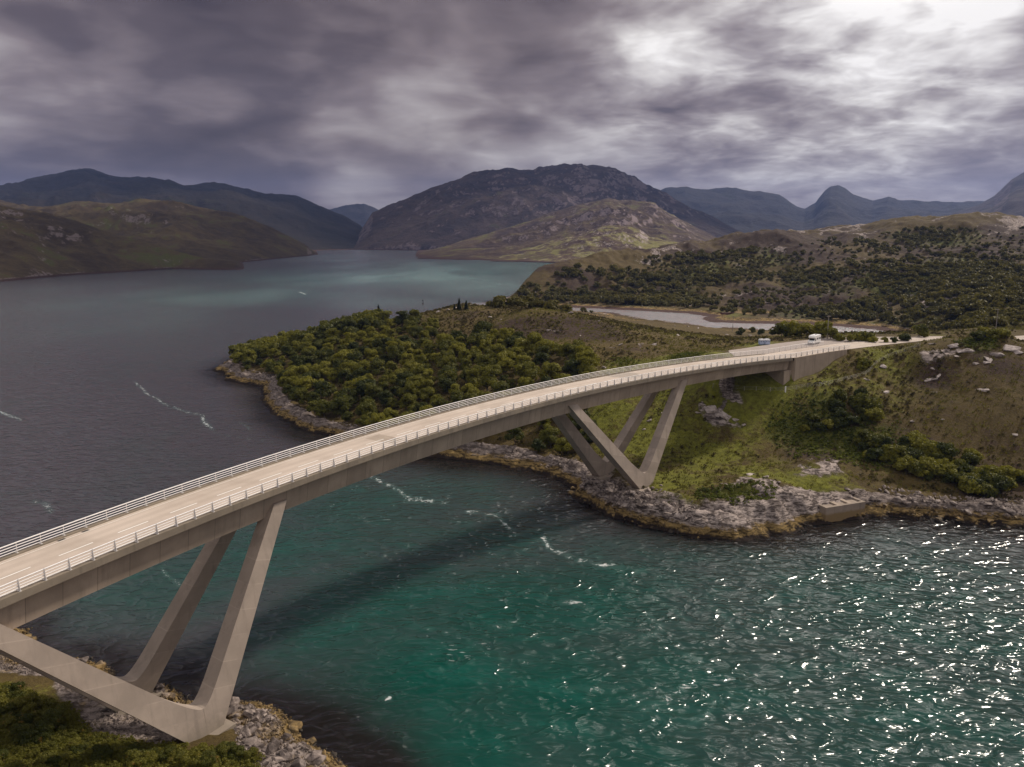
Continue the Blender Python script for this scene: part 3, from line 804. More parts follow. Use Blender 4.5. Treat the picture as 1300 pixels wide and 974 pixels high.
# ------------------------------------------------------------------ distant hills
def mountain(name, ridge, foot, wb, mat, label, amp=0.16, wl=500, seed=0, na=260, nr=130, pw=0.85, tip=0.012, jag=1.0):
    """ridge: (px, py, Y) from left to right; foot: (px, py at the waterline) or a distance"""
    rx = np.array([r[0] for r in ridge], float)
    gx, gy, gz = at_y(rx, np.array([r[1] for r in ridge], float), np.array([r[2] for r in ridge], float))
    ra = np.arctan2(gx, gy); rr = np.hypot(gx, gy)
    az = np.linspace(ra[0], ra[-1], na)
    Rr = np.interp(az, ra, rr); Zr = np.maximum(np.interp(az, ra, gz), 0.0)
    if isinstance(foot, (int, float)): Rf = np.full(na, float(foot))
    else:
        fx, fy = at_z(np.array([q[0] for q in foot], float), np.array([q[1] for q in foot], float), 0.0)
        Rf = np.interp(az, np.arctan2(fx, fy), np.hypot(fx, fy))
    Rf = np.minimum(Rf, Rr - 60)
    tt = np.concatenate([np.linspace(-0.05, 1, int(nr * 0.78)), 1 + np.linspace(0, 1, nr - int(nr * 0.78))[1:]])
    nr = len(tt)
    A = az[:, None] + 0 * tt[None]
    rho = np.where(tt[None] <= 1, Rf[:, None] + (Rr - Rf)[:, None] * tt[None], Rr[:, None] + wb * (tt[None] - 1))
    X = rho * np.sin(A); Y = rho * np.cos(A)
    t = np.clip(tt, 0, 1)[None]
    wob = 0.13 * fbm(X, Y, wl * 1.3, 4, seed + 5) * np.sin(math.pi * t)
    prof = np.clip(t + wob, 0, 1) ** pw
    back = np.clip(1 - (np.maximum(tt, 1) - 1), 0, 1)[None] ** 0.8
    env = np.sin(math.pi * np.clip(t, 0, 1) * 0.86) * 0.9 + tip * 4 * t
    rg = ridged(X, Y, wl, 6, seed, 0.55) - 0.28
    h = Zr[:, None] * prof * back + Zr[:, None] * amp * rg * env * back + jag * Zr[:, None] * tip * fbm(X, Y, wl * 0.12, 4, seed + 9) * t
    e = np.linspace(0, 1, na); ends = (sstep(0, 0.05, e) * sstep(0, 0.05, 1 - e))[:, None]
    h = h * ends - 3.0 * (1 - ends)
    h = np.where(tt[None] < 0, tt[None] * 200, h) - 2.0 * (tt[None] <= 0) + np.where((tt[None] > 0) & (tt[None] < 0.06), 2.0 * (0.5 + 0.5 * fbm(X, Y, 40, 3, seed + 3)), 0) * ends
    h = np.where(tt[None] >= 1.999, -30, h)
    h[0] = np.minimum(h[0], 0) - 6; h[-1] = np.minimum(h[-1], 0) - 6
    V = np.stack([X, Y, h], -1).reshape(-1, 3); idx = np.arange(na * nr).reshape(na, nr)
    Fq = np.stack([idx[:-1, :-1], idx[1:, :-1], idx[1:, 1:], idx[:-1, 1:]], -1).reshape(-1, 4)[:, ::-1]
    o = add_obj(name, mk_mesh(name, [(V, Fq)], True), mat); tag(o, label, kind='structure')
    return o


DK = (0.035, 0.030, 0.026); BR_ = (0.075, 0.055, 0.035); OL = (0.085, 0.075, 0.028)
MH = {
    'left': hill_mat('olive_moor', (0.042, 0.028, 0.015), (0.085, 0.062, 0.027), (0.19, 0.15, 0.14), (0.07, 0.07, 0.017), 3.5, 0.25, 0.42),
    'dark': hill_mat('dark_mountain', (0.014, 0.013, 0.013), (0.026, 0.021, 0.018), (0.04, 0.034, 0.034), (0.02, 0.02, 0.011), 0.8, 0.4, 0.4),  # cloud shade over the far mountains is put into this darker colour
    'mid': hill_mat('rocky_mountain', (0.028, 0.021, 0.021), (0.06, 0.042, 0.037), (0.15, 0.115, 0.12), (0.042, 0.038, 0.02), 1.5, 0.35, 0.38),
    'foot': hill_mat('heath_foothill', (0.045, 0.028, 0.022), (0.1, 0.07, 0.036), (0.22, 0.17, 0.165), (0.1, 0.092, 0.026), 3.2, 0.65, 0.45),
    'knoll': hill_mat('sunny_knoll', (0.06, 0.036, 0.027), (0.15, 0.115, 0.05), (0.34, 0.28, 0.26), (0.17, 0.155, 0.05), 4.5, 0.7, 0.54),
}
mountain('far_hill', [(380, 318, 7500), (400, 285, 7500), (415, 265, 7500), (440, 260, 7500), (462, 257, 7500), (485, 270, 7500), (520, 318, 7500)], 6800, 800, MH['dark'],
         'faint grey hill at the head of the loch', seed=11, na=80, nr=40)
mountain('mountain_ridge', [(-260, 262, 4200), (-120, 246, 4200), (0, 238, 4300), (40, 229, 4300), (85, 222, 4300), (112, 220, 4300), (150, 230, 4400), (190, 228, 4400), (235, 237, 4400), (285, 236, 4500), (335, 247, 4500), (375, 251, 4500),
         (405, 264, 4400), (435, 274, 4200), (458, 287, 4000), (480, 312, 3900), (500, 318, 3800)], [(-260, 330), (300, 322), (460, 316.5), (500, 316)], 1500, MH['dark'],
         'dark blue mountain ridge behind the left shore', amp=0.3, wl=700, seed=21, na=330, nr=110)
mountain('peak_range', [(800, 318, 6500), (825, 250, 6300), (845, 238, 6200), (870, 236, 6200), (900, 240, 6200), (935, 239, 6200), (965, 244, 6200), (990, 249, 6200), (1012, 262, 6300), (1022, 264, 6300), (1035, 257, 6200), (1040, 250, 6200), (1047, 241, 6200), (1054, 236, 6200), (1064, 236, 6200), (1073, 240, 6200), (1084, 249, 6200), (1095, 253, 6200), (1108, 256, 6200), (1128, 251, 6200), (1145, 255, 6200), (1160, 255, 6200), (1240, 254, 6200), (1300, 262, 6200), (1400, 300, 6200)],
         4200, 1200, MH['dark'], 'blue mountain range with a blunt sugarloaf peak', amp=0.2, wl=800, seed=31, na=330, nr=100)
mountain('east_mountain', [(1150, 300, 4800), (1190, 279, 4800), (1215, 268, 4800), (1240, 260, 4800), (1262, 248, 4800), (1275, 236, 4800), (1285, 226, 4800), (1300, 219, 4800), (1340, 205, 4800), (1420, 190, 4800), (1520, 300, 4800)],
         3000, 1200, MH['mid'], 'hazy mountain at the right edge', amp=0.2, wl=900, seed=41, na=160, nr=90)
mountain('loch_mountain', [(415, 318, 3300), (440, 314, 3350), (452, 304, 3400), (462, 286, 3500), (473, 269, 3550), (488, 262, 3600), (505, 256, 3600), (525, 245, 3700), (560, 233, 3700), (600, 222, 3700), (650, 215, 3700), (700, 211, 3700), (735, 208, 3700), (765, 213, 3700),
          (800, 224, 3700), (830, 240, 3650), (860, 256, 3600), (890, 268, 3500), (915, 281, 3400), (945, 296, 3300), (975, 312, 3200)], [(415, 317), (448, 317), (520, 318), (700, 320), (975, 318)], 1500, MH['mid'],
         'broad rocky mountain rising beyond the loch', amp=0.3, wl=480, seed=51, na=420, nr=190, pw=0.72)
mountain('foothill', [(515, 328, 1900), (540, 321, 2200), (575, 310, 2500), (620, 297, 2600), (660, 284, 2650), (700, 270, 2700), (740, 257, 2700), (775, 250, 2700), (800, 252, 2700), (830, 262, 2650), (855, 270, 2600), (880, 284, 2550), (910, 300, 2500), (945, 314, 2400)],
         [(515, 328), (560, 329.5), (640, 331), (700, 333), (945, 330)], 700, MH['foot'], 'brown heath foothill below the rocky mountain', amp=0.34, wl=300, seed=61, na=320, nr=170)
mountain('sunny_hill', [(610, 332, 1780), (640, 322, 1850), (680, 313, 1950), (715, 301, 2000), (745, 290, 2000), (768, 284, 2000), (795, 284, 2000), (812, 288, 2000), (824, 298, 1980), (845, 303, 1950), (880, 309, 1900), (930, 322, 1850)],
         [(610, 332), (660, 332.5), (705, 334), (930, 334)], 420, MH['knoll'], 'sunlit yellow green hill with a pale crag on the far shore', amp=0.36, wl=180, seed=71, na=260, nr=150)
mountain('rear_moor', [(-200, 250, 2600), (0, 258, 2600), (60, 262, 2600), (120, 256, 2500), (180, 252, 2500), (215, 255, 2500), (245, 262, 2450), (275, 266, 2400), (310, 276, 2350), (345, 290, 2300), (375, 304, 2250), (400, 318, 2200), (412, 323, 2180)],
         [(-200, 340), (100, 341), (230, 338), (310, 333), (330, 331), (390, 325), (412, 322)], 700, MH['left'], 'brown moorland hill sloping down to a point on the left shore', amp=0.3, wl=300, seed=81, na=330, nr=170)
mountain('west_moor', [(-260, 258, 1500), (-120, 252, 1500), (0, 260, 1450), (45, 266, 1450), (80, 275, 1450), (110, 285, 1400), (150, 299, 1400), (185, 308, 1380), (220, 318, 1360), (260, 328, 1340), (300, 333, 1330), (318, 337, 1330)],
         [(-260, 372), (0, 358), (80, 350.5), (150, 346), (230, 341), (318, 337)], 500, MH['left'], 'olive moorland hill on the left shore', amp=0.32, wl=210, seed=91, na=360, nr=190)


# ------------------------------------------------------------------ water
def build_water():
    az = np.concatenate([np.linspace(-110, -40, 30)[:-1], np.linspace(-40, 44, 720), np.linspace(44, 110, 30)[1:]])
    az = np.radians(az); r = np.exp(np.linspace(math.log(6), math.log(11000), 620))
    A, RR = np.meshgrid(az, r, indexing='ij'); X = RR * np.sin(A); Y = RR * np.cos(A)
    near = RR < 1000
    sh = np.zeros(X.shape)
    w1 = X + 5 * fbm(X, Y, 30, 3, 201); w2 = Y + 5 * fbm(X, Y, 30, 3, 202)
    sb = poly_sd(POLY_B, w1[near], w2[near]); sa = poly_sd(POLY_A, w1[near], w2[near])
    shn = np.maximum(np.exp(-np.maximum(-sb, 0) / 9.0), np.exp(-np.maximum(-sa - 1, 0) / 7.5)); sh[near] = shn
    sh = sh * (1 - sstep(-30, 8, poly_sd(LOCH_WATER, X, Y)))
    foam = np.zeros(X.shape)
    qx = X + 1.5 * fbm(X, Y, 14, 4, 211) + 0.5 * fbm(X, Y, 3, 3, 213); qy = Y + 1.5 * fbm(X, Y, 14, 4, 212) + 0.5 * fbm(X, Y, 3, 3, 214)
    lines = [([(470, 604), (500, 618), (522, 634), (560, 640)], 1.1, .9), ([(500, 640), (530, 632), (545, 640)], .8, .7), ([(590, 648), (625, 655), (640, 668), (655, 682)], .7, .9), ([(690, 683), (700, 699), (740, 711), (790, 722)], .8, 1.0),
             ([(170, 485), (190, 503), (215, 515), (255, 528), (268, 545)], .9, .8), ([(262, 534), (272, 548), (300, 553), (350, 562)], .7, .45), ([(0, 521), (12, 525), (24, 533)], .9, .9), ([(300, 536), (318, 545)], .6, .6),
             ([(712, 765), (725, 766), (740, 770)], .9, 1.0), ([(620, 800), (640, 797), (655, 790)], .8, .8), ([(545, 795), (580, 808), (622, 832), (700, 850)], .45, .55), ([(800, 750), (830, 760), (870, 790)], .7, .7),
             ([(820, 785), (840, 800), (815, 812)], .8, .7), ([(900, 770), (930, 800), (990, 815)], .7, .6), ([(40, 638), (55, 640), (62, 650)], .8, .8), ([(470, 886), (490, 888)], .5, .8), ([(430, 655), (520, 672)], .6, .35),
             ([(380, 371), (388, 374)], 2.5, .9), ([(340, 352), (420, 350), (520, 345)], 3.0, .3), ([(40, 880), (60, 884)], .4, .0), ([(210, 722), (240, 740), (252, 738)], .5, .8), ([(610, 700), (640, 706)], .5, .6),
             ([(860, 830), (900, 850), (960, 860)], .6, .7), ([(700, 880), (730, 874), (760, 880)], .6, .6), ([(820, 900), (850, 880), (870, 870)], .7, .7), ([(1030, 800), (1090, 815)], .6, .5), ([(560, 850), (580, 840), (600, 842)], .5, .6), ([(740, 700), (800, 722), (850, 735), (880, 765)], .5, .55), ([(690, 760), (700, 745), (730, 738)], .5, .5), ([(860, 925), (900, 890), (945, 882)], .45, .5), ([(1060, 905), (1100, 890)], .5, .5), ([(420, 640), (470, 660), (540, 655)], .6, .35), ([(390, 690), (460, 700)], .5, .3)]
    for pl, wd, am in lines:
        w = pxz(pl); d = line_d(w, qx, qy)
        foam = np.maximum(foam, am * np.exp(-(d / (wd * .7)) ** 2) + 0.16 * am * np.exp(-(d / (wd * 2.6)) ** 2))
    teal = np.zeros(X.shape)
    for px, py, rx, am in [(470, 655, 30, .62), (330, 700, 24, .65), (200, 745, 20, .65), (90, 770, 14, .5), (470, 690, 26, .62), (600, 690, 26, .6), (500, 760, 24, .8), (650, 780, 26, .9), (560, 860, 20, 1.0), (760, 760, 24, .8), (700, 880, 20, 1.0), (850, 860, 24, .8), (830, 740, 20, .65), (950, 800, 24, .6), (600, 950, 16, 1.0), (800, 960, 18, .85), (1000, 920, 24, .55),
                           (430, 800, 18, .75), (350, 700, 16, .5), (200, 740, 14, .55), (100, 760, 10, .4), (570, 630, 26, .48), (550, 345, 260, .75), (470, 352, 220, .6), (620, 338, 300, .7), (330, 372, 130, .35), (500, 375, 90, .25), (1100, 780, 45, .62), (1250, 830, 45, .6), (1150, 930, 40, .72), (1300, 930, 40, .6), (950, 720, 30, .5)]:
        x, y = at_z(px, py, 0.0)
        teal = np.maximum(teal, am * np.exp(-((X - x) ** 2 + (Y - y) ** 2) / rx ** 2))
    chop = np.zeros(X.shape)
    for px, py, rx, am in [(850, 800, 35, .6), (1000, 880, 30, .8), (1200, 850, 40, 1), (1100, 960, 30, 1), (900, 960, 24, .8), (700, 830, 25, .6), (1280, 960, 40, 1), (500, 640, 18, .6), (600, 660, 22, .5), (700, 740, 25, .5), (1000, 750, 35, .5)]:
        x, y = at_z(px, py, 0.0)
        chop = np.maximum(chop, am * np.exp(-((X - x) ** 2 + (Y - y) ** 2) / rx ** 2))
    V = np.stack([X, Y, 0 * X], -1).reshape(-1, 3); na, nr = X.shape; idx = np.arange(na * nr).reshape(na, nr)
    Fq = np.stack([idx[:-1, :-1], idx[1:, :-1], idx[1:, 1:], idx[:-1, 1:]], -1).reshape(-1, 4)[:, ::-1]
    me = mk_mesh('loch_water', [(V, Fq)], True)
    attr(me, 'w', np.stack([sh, foam, teal], -1).reshape(-1, 3)); 
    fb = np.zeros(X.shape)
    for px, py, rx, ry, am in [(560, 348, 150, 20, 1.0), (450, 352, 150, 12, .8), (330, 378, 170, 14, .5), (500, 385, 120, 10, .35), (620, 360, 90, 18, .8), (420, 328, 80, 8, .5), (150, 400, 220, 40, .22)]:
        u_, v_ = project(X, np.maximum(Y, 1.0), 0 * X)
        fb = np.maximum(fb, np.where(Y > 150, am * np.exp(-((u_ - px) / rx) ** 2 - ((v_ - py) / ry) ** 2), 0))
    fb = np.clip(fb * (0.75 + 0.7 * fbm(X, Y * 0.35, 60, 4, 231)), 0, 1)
    calm = sstep(-30, 8, poly_sd(LOCH_WATER, X, Y)) * (RR < 900)
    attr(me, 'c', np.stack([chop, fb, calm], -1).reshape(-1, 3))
    m, t, b, _ = new_mat('loch_water')
    p = geo_pos(t)
    aw = t.n('ShaderNodeAttribute', attribute_name='w'); sw = t.n('ShaderNodeSeparateColor'); t.link(aw.outputs['Color'], sw.inputs[0])
    ac = t.n('ShaderNodeAttribute', attribute_name='c'); cs = t.n('ShaderNodeSeparateColor'); t.link(ac.outputs['Color'], cs.inputs[0])
    mp = t.n('ShaderNodeMapping'); t.link(p, mp.inputs[0]); mp.inputs['Rotation'].default_value = (0, 0, R(-20)); mp.inputs['Scale'].default_value = (0.6, 1.0, 1.0)
    q = mp.outputs[0]
    w1 = t.noise(q, 0.16, 2, 0.5, 0.6); w2 = t.noise(q, 0.62, 1, 0.5, 0.6); w3 = t.noise(q, 2.0, 1, 0.5, 0.3); big = t.noise(p, 0.018, 4, 0.6, 0.8)
    wr = t.m('SUBTRACT', 1.0, t.m('ABSOLUTE', t.m('MULTIPLY', t.m('SUBTRACT', t.noise(q, 0.27, 1.5, 0.5, 0.8), 0.5), 4.0))); wr = t.m('MULTIPLY', t.m('MAXIMUM', wr, 0.0), t.m('MAXIMUM', wr, 0.0))
    tl = t.m('ADD', sw.outputs[2], t.m('MULTIPLY', t.m('SUBTRACT', big, 0.5), 0.55), clamp=True)
    c = t.mix(tl, (0.05, 0.046, 0.053), (0.003, 0.050, 0.037))
    c = t.mix(t.m('MULTIPLY', t.ss(w1, 0.45, 0.7), t.m('MULTIPLY', tl, 0.45)), c, (0.008, 0.085, 0.066))
    c = t.mix(t.m('MULTIPLY', cs.outputs[1], 0.8), c, (0.17, 0.27, 0.26))  # turbid far water, its bright sky reflection also painted into the colour
    c = t.mix(t.m('MULTIPLY', cs.outputs[2], 0.85), c, (0.33, 0.305, 0.31))        # lochan's bright sky reflection painted into the base colour
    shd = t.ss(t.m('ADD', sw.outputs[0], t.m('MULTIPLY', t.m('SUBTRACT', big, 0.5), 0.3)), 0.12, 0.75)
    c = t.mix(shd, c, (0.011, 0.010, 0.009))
    fn = t.noise(p, 0.9, 8, 0.75, 1.2)
    # whitecaps and sun glints painted as short bright dashes, gathered in patches
    m2 = t.n('ShaderNodeMapping'); t.link(p, m2.inputs[0]); m2.inputs['Rotation'].default_value = (0, 0, R(14)); m2.inputs['Scale'].default_value = (0.42, 1.25, 1.0)
    d1 = t.noise(m2.outputs[0], 1.5, 3, 0.55, 0.9); d2 = t.noise(p, 0.13, 4, 0.65, 0.8)
    cap = t.m('ADD', d1, t.m('ADD', t.m('MULTIPLY', t.m('SUBTRACT', d2, 0.5), 0.75), t.m('MULTIPLY', cs.outputs[0], 0.075)))
    cap = t.m('MULTIPLY', t.ss(cap, 0.75, 0.86), t.ss(cs.outputs[0], 0.02, 0.3))
    fo = t.ss(t.m('ADD', sw.outputs[1], t.m('MULTIPLY', t.m('SUBTRACT', fn, 0.5), 4.6)), 0.8, 1.45)
    fo = t.m('MULTIPLY', fo, t.ss(sw.outputs[1], 0.05, 0.3))
    fo = t.m('MAXIMUM', fo, t.m('MULTIPLY', cap, 0.5))
    c = t.mix(t.m('MULTIPLY', t.ss(sw.outputs[1], 0.05, 0.6), 0.12), c, (0.10, 0.22, 0.19))      # aerated water round the foam
    c = t.mix(t.m('MULTIPLY', fo, 0.85), c, (0.66, 0.69, 0.69))
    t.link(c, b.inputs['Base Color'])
    t.link(t.m('ADD', 0.17, t.m('MULTIPLY', fo, 0.5)), b.inputs['Roughness'])
    b.inputs['IOR'].default_value = 1.33
    b.subsurface_method = 'BURLEY'; b.inputs['Subsurface Weight'].default_value = 0.75; b.inputs['Subsurface Radius'].default_value = (0.4, 1.0, 1.0); b.inputs['Subsurface Scale'].default_value = 7.0
    h = t.m('ADD', t.m('ADD', t.m('MULTIPLY', wr, 0.42), t.m('MULTIPLY', w1, 1.1)), t.m('ADD', t.m('MULTIPLY', w2, 0.95), t.m('MULTIPLY', w3, 0.05)))
    nd = bump(t, b, h, 1.0, 1.05)
    st = t.m('ADD', 0.5, t.m('MULTIPLY', cs.outputs[0], 0.32)); st = t.m('SUBTRACT', st, t.m('MULTIPLY', sw.outputs[0], 0.15)); st = t.m('MULTIPLY', st, t.m('SUBTRACT', 1.0, t.m('MULTIPLY', cs.outputs[2], 0.35))); t.link(st, nd.inputs['Strength'])
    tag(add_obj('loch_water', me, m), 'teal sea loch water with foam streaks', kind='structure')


build_water()


def build_haze():
    v, f = box_vf(-9800, 9800, -300, 10500, -60, 700)
    o = add_obj('haze', mk_mesh('haze', [(v, f)]))
    m = bpy.data.materials.new('haze_air'); m.use_nodes = True; t = NT(m.node_tree)
    out = t.n('ShaderNodeOutputMaterial'); pv = t.n('ShaderNodeVolumePrincipled')
    pv.inputs['Color'].default_value = (0.27, 0.4, 0.85, 1); pv.inputs['Density'].default_value = 5e-5; pv.inputs['Anisotropy'].default_value = 0.2
    t.link(pv.outputs[0], out.inputs['Volume']); o.data.materials.append(m)
    tag(o, 'thin blue haze over the loch and hills', kind='stuff')


build_haze()


# ------------------------------------------------------------------ clouds added out of view, high towards the sun, only to shade the hills
def shade_cloud(gx, gy, rx, ry, h, seed):
    g = np.random.default_rng(seed); k = h / math.tan(SUN_EL)
    cx, cy = gx + math.sin(SUN_AZ) * k, gy + math.cos(SUN_AZ) * k; parts = []
    for i in range(46):
        a = g.uniform(0, 6.28); q = math.sqrt(g.random()) * 0.86; s = g.uniform(.16, .34) * (1.1 - .4 * q)
        r = s * (rx + ry) / 2
        parts.append((ICO2[0] * (1 + .1 * g.standard_normal((len(ICO2[0]), 1))) * np.array([r, r, r * .42]) + np.array([math.cos(a) * q * rx, math.sin(a) * q * ry, g.uniform(-.05, .12) * rx]), ICO2[1]))
    o = add_obj('shade_cloud', mk_mesh('shade_cloud', parts, True), M['shade_cloud']); o.location = (cx, cy, h)
    tag(o, 'billowing grey mass added out of view to shade the hills', kind='stuff')


M['shade_cloud'] = simple_mat('shade_cloud_grey', (0.75, 0.74, 0.75), 1.0, 0, 0.05, 0.01)
shade_cloud(215, 232, 90, 60, 1150, 2)            # shades the right slope
shade_cloud(-700, 1650, 620, 850, 2500, 3)        # shades the left shore
shade_cloud(350, 3500, 1300, 620, 2700, 4)        # shades the mountain beyond the loch
shade_cloud(-1700, 4300, 1700, 800, 2800, 5)      # shades the far ridge


# ------------------------------------------------------------------ bridge
def sweep(sarr, prof, zfun):
    """sweep a closed profile [(r, dz)] (outline, counter-clockwise) along the bridge line"""
    n = len(prof); V = []
    for s in sarr:
        z = float(zfun(s))
        for r, dz in prof:
            x, y = bxy(s, r); V.append((float(x), float(y), z + dz))
    V = np.array(V); Fc = []
    for i in range(len(sarr) - 1):
        for j in range(n):
            k = (j + 1) % n
            Fc.append((i * n + j, i * n + k, (i + 1) * n + k, (i + 1) * n + j))
    parts = [(V, np.array(Fc))]
    parts.append((V[:n], np.array([tuple(range(n - 1, -1, -1))]))); parts.append((V[-n:], np.array([tuple(range(n))])))
    return parts


def fix_normals(me):
    bm = bmesh.new(); bm.from_mesh(me); bmesh.ops.remove_doubles(bm, verts=bm.verts, dist=1e-4); bmesh.ops.recalc_face_normals(bm, faces=bm.faces); bm.to_mesh(me); bm.free()
    return me


def bpart(name, parts, mat, parent, **kw):
    o = add_obj(name, fix_normals(mk_mesh(name, parts)), mat, parent); tag(o, **kw); return o


bridge = tag(empty('road_bridge', (0, 0, 0)), 'long curved concrete road bridge on slanted V shaped legs over the narrows', 'bridge')
SA, SB = -505.0, S_ABUT
sarr = np.arange(SA, SB + 0.01, 2.0)
ex = np.append(sarr, SB) if sarr[-1] < SB else sarr
# deck slab with its raised edge beams
bpart('deck_slab', sweep(ex, [(0, -0.62), (1.15, -0.8), (DW - 1.15, -0.8), (DW, -0.62), (DW, 0.14), (DW - 0.62, 0.14), (DW - 0.62, -0.02), (0.62, -0.02), (0.62, 0.14), (0, 0.14)], deck_z), M['concrete_dark'], bridge)
bpart('road_surface', sweep(ex, [(0.64, -0.018), (DW - 0.64, -0.018), (DW - 0.64, 0.012), (0.64, 0.012)], deck_z), M['road'], bridge)


def soffit(s):
    return deck_z(s) - 3.75 + 0.55 * sstep(-330, -260, s)


pr = []
for s in ex:
    z = float(deck_z(s)); sz = float(soffit(s))
    pr.append([(*map(float, bxy(s, r)), zz) for r, zz in ((1.0, z - 0.79), (1.5, sz), (DW - 1.5, sz), (DW - 1.0, z - 0.79))])
pr = np.array(pr); V = pr.reshape(-1, 3); n = len(pr)
Fg = [(i * 4 + j, i * 4 + (j + 1) % 4, (i + 1) * 4 + (j + 1) % 4, (i + 1) * 4 + j) for i in range(n - 1) for j in range(4)] + [(3, 2, 1, 0), (n * 4 - 4, n * 4 - 3, n * 4 - 2, n * 4 - 1)]
bpart('box_girder', [(V, np.array(Fg))], M['concrete'], bridge)


def strip(s0, s1, r0, r1, dz, step=2.0, fun=deck_z):
    ss = np.linspace(s0, s1, max(2, int(abs(s1 - s0) / step) + 1)); V = []
    for s in ss:
        z = float(fun(s)) + dz
        for r in (r0, r1): V.append((*map(float, bxy(s, r)), z))
    k = np.arange(len(ss) - 1) * 2
    return np.array(V), np.stack([k, k + 2, k + 3, k + 1], 1)


for s in np.arange(SA + 1, -262, 6.4):
    bpart('centre_dash', [strip(s, s + 3.6, DW / 2 - 0.08, DW / 2 + 0.08, 0.018)], M['paint'], bridge)
for r in (1.25, DW - 1.25):
    bpart('edge_line', [strip(SA, SB, r - 0.05, r + 0.05, 0.018)], M['dash'], bridge)
# drain gratings and a patch of newer surfacing
bpart('surface_patch', [strip(-386.5, -383.5, 1.6, 7.2, 0.017)], simple_mat('dark_patch', (0.33, 0.27, 0.215), 0.9, 0, 0.35, 1.0), bridge)
iron = simple_mat('drain_iron', (0.05, 0.04, 0.035), 0.7)
for s in (-431.5, -428.9):
    bpart('drain_grate', [strip(s, s + 0.8, DW - 1.15, DW - 0.75, 0.019)], iron, bridge)


def railing(r, sgn, n_each):
    parent = bpart('railing', [tube_vf((*map(float, bxy(a, r)), float(deck_z(a)) + h), (*map(float, bxy(b_, r)), float(deck_z(b_)) + h), rad, n=6)
                               for a, b_ in zip(np.arange(SA, -232, 2.0), np.arange(SA, -232, 2.0) + 2.0) for h, rad in ((0.36, 0.042), (0.64, 0.042), (0.92, 0.045), (1.22, 0.065))], M['rail'], bridge)
    late = []
    vis = [s for s in np.arange(-452.0, -233, 2.4)]
    tot = 0
    for s in list(np.arange(SA + 1, -452.5, 2.4)) + vis:
        x, y = map(float, bxy(s, r)); z = float(deck_z(s)) + (0.13 if s < SB else 0.0)
        a = s / BR; tx, ty = math.cos(a), -math.sin(a); nx, ny = math.sin(a), math.cos(a)
        L = []
        for (o0, h0), (o1, h1), wd in (((-0.0, 0), (0.0, 1.1), 0.028),):
            # tapering flat post leaning on its foot
            def P(o, h, w): return (x + nx * sgn * o + tx * w, y + ny * sgn * o + ty * w, z + h)
            k = 1.0 if sgn > 0 else 0.35
            L.append(hexa([P(-0.22 * k, 0, -wd), P(0.12 * k, 0, -wd), P(0.12 * k, 0, wd), P(-0.22 * k, 0, wd), P(-0.06 * k, 1.16, -wd), P(0.05 * k, 1.16, -wd), P(0.05 * k, 1.16, wd), P(-0.06 * k, 1.16, wd)]))
            L.append(hexa([P(o_, h_, w_) for h_ in (0.0, 0.04) for o_, w_ in ((-0.26, -0.1), (0.18, -0.1), (0.18, 0.1), (-0.26, 0.1))]))
        if s > -452.5 and tot < n_each: tot += 1; bpart('post', L, M['post'], parent)
        else: late += L
    if late:
        bpart('post', late, M['post'], parent, kind='stuff')


railing(0.32, 1, 60)
railing(DW - 0.32, -1, 40)


def leg(base_s, base_r, base_z, top_s, top_r, out, wtop=1.8, wbase=2.9, thick=1.95):
    """half of a V: polygon in the leaning plane of the V, extruded sideways"""
    top_z = float(soffit(top_s)) + 1.6
    L = top_s - base_s; sg = 1 if L > 0 else -1; L = abs(L); Hh = top_z - base_z
    # outline in (along, up)
    hv = 3.1
    ang = math.atan2(Hh, L)
    poly = [(0, 0), (2.2, 0)]
    poly += [(L + wtop / 2 / math.sin(ang) * 0.95, Hh)]
    poly += [(L - wtop / 2 / math.sin(ang) * 0.95, Hh)]
    # inner edge down to the root of the V with a rounded fillet
    ix0 = L - wtop / 2 / math.sin(ang) * 0.95
    p1 = np.array([1.4 + 0.35 * (L / Hh), hv + 3.6]); slope_pt = np.array([ix0, Hh])
    d = slope_pt - np.array([0.0, hv - 1.1]); p1 = np.array([0.0, hv - 1.1]) + d * 0.24; p0 = np.array([0.0, hv]); ctrl = np.array([0.0, hv - 0.0]) + np.array([0.9, 0.0])
    fil = []
    for t in np.linspace(0, 1, 8):
        q = (1 - t) ** 2 * p1 + 2 * t * (1 - t) * ctrl + t * t * p0
        fil.append((float(q[0]), float(q[1])))
    poly += fil
    n = len(poly)
    V = []
    for side in (-1, 1):
        for a_, h in poly:
            f = h / Hh
            r = base_r + (top_r - base_r) * f + side * (thick / 2) * (1.12 - 0.2 * f)
            x, y = bxy(base_s + sg * a_, r)
            V.append((float(x), float(y), base_z + h))
    V = np.array(V)
    Fs = [(j, (j + 1) % n, n + (j + 1) % n, n + j) for j in range(n) if j != n - 1]      # the joint with the other half stays open: the two halves meet there
    parts = [(V, np.array(Fs)), (V, np.array([tuple(range(n))])), (V, np.array([tuple(range(n, 2 * n))])), (V, np.array([(n - 1, 0, n, 2 * n - 1)]))]
    return parts


def v_pier(s0, r_in, r_out, z_in, z_out, sA, sB, foot=1.2):
    for br, tr, z in ((r_in, 1.75, z_in), (r_out, DW - 1.75, z_out)):
        for ts in (sA, sB):
            bpart('leg', leg(s0, br, z, ts, tr, 0), M['concrete_leg'], bridge)
        x0 = []
        for zz, ww, dd in ((z - 3.2, 3.1, 2.3), (z + 0.02, 3.1, 2.1)):
            for ds, dr in ((-ww, -dd), (ww, -dd), (ww, dd), (-ww, dd)):
                x, y = bxy(s0 + ds, br + dr); x0.append((float(x), float(y), zz))
        bpart('footing', [hexa(x0)], M['concrete_leg'], bridge)


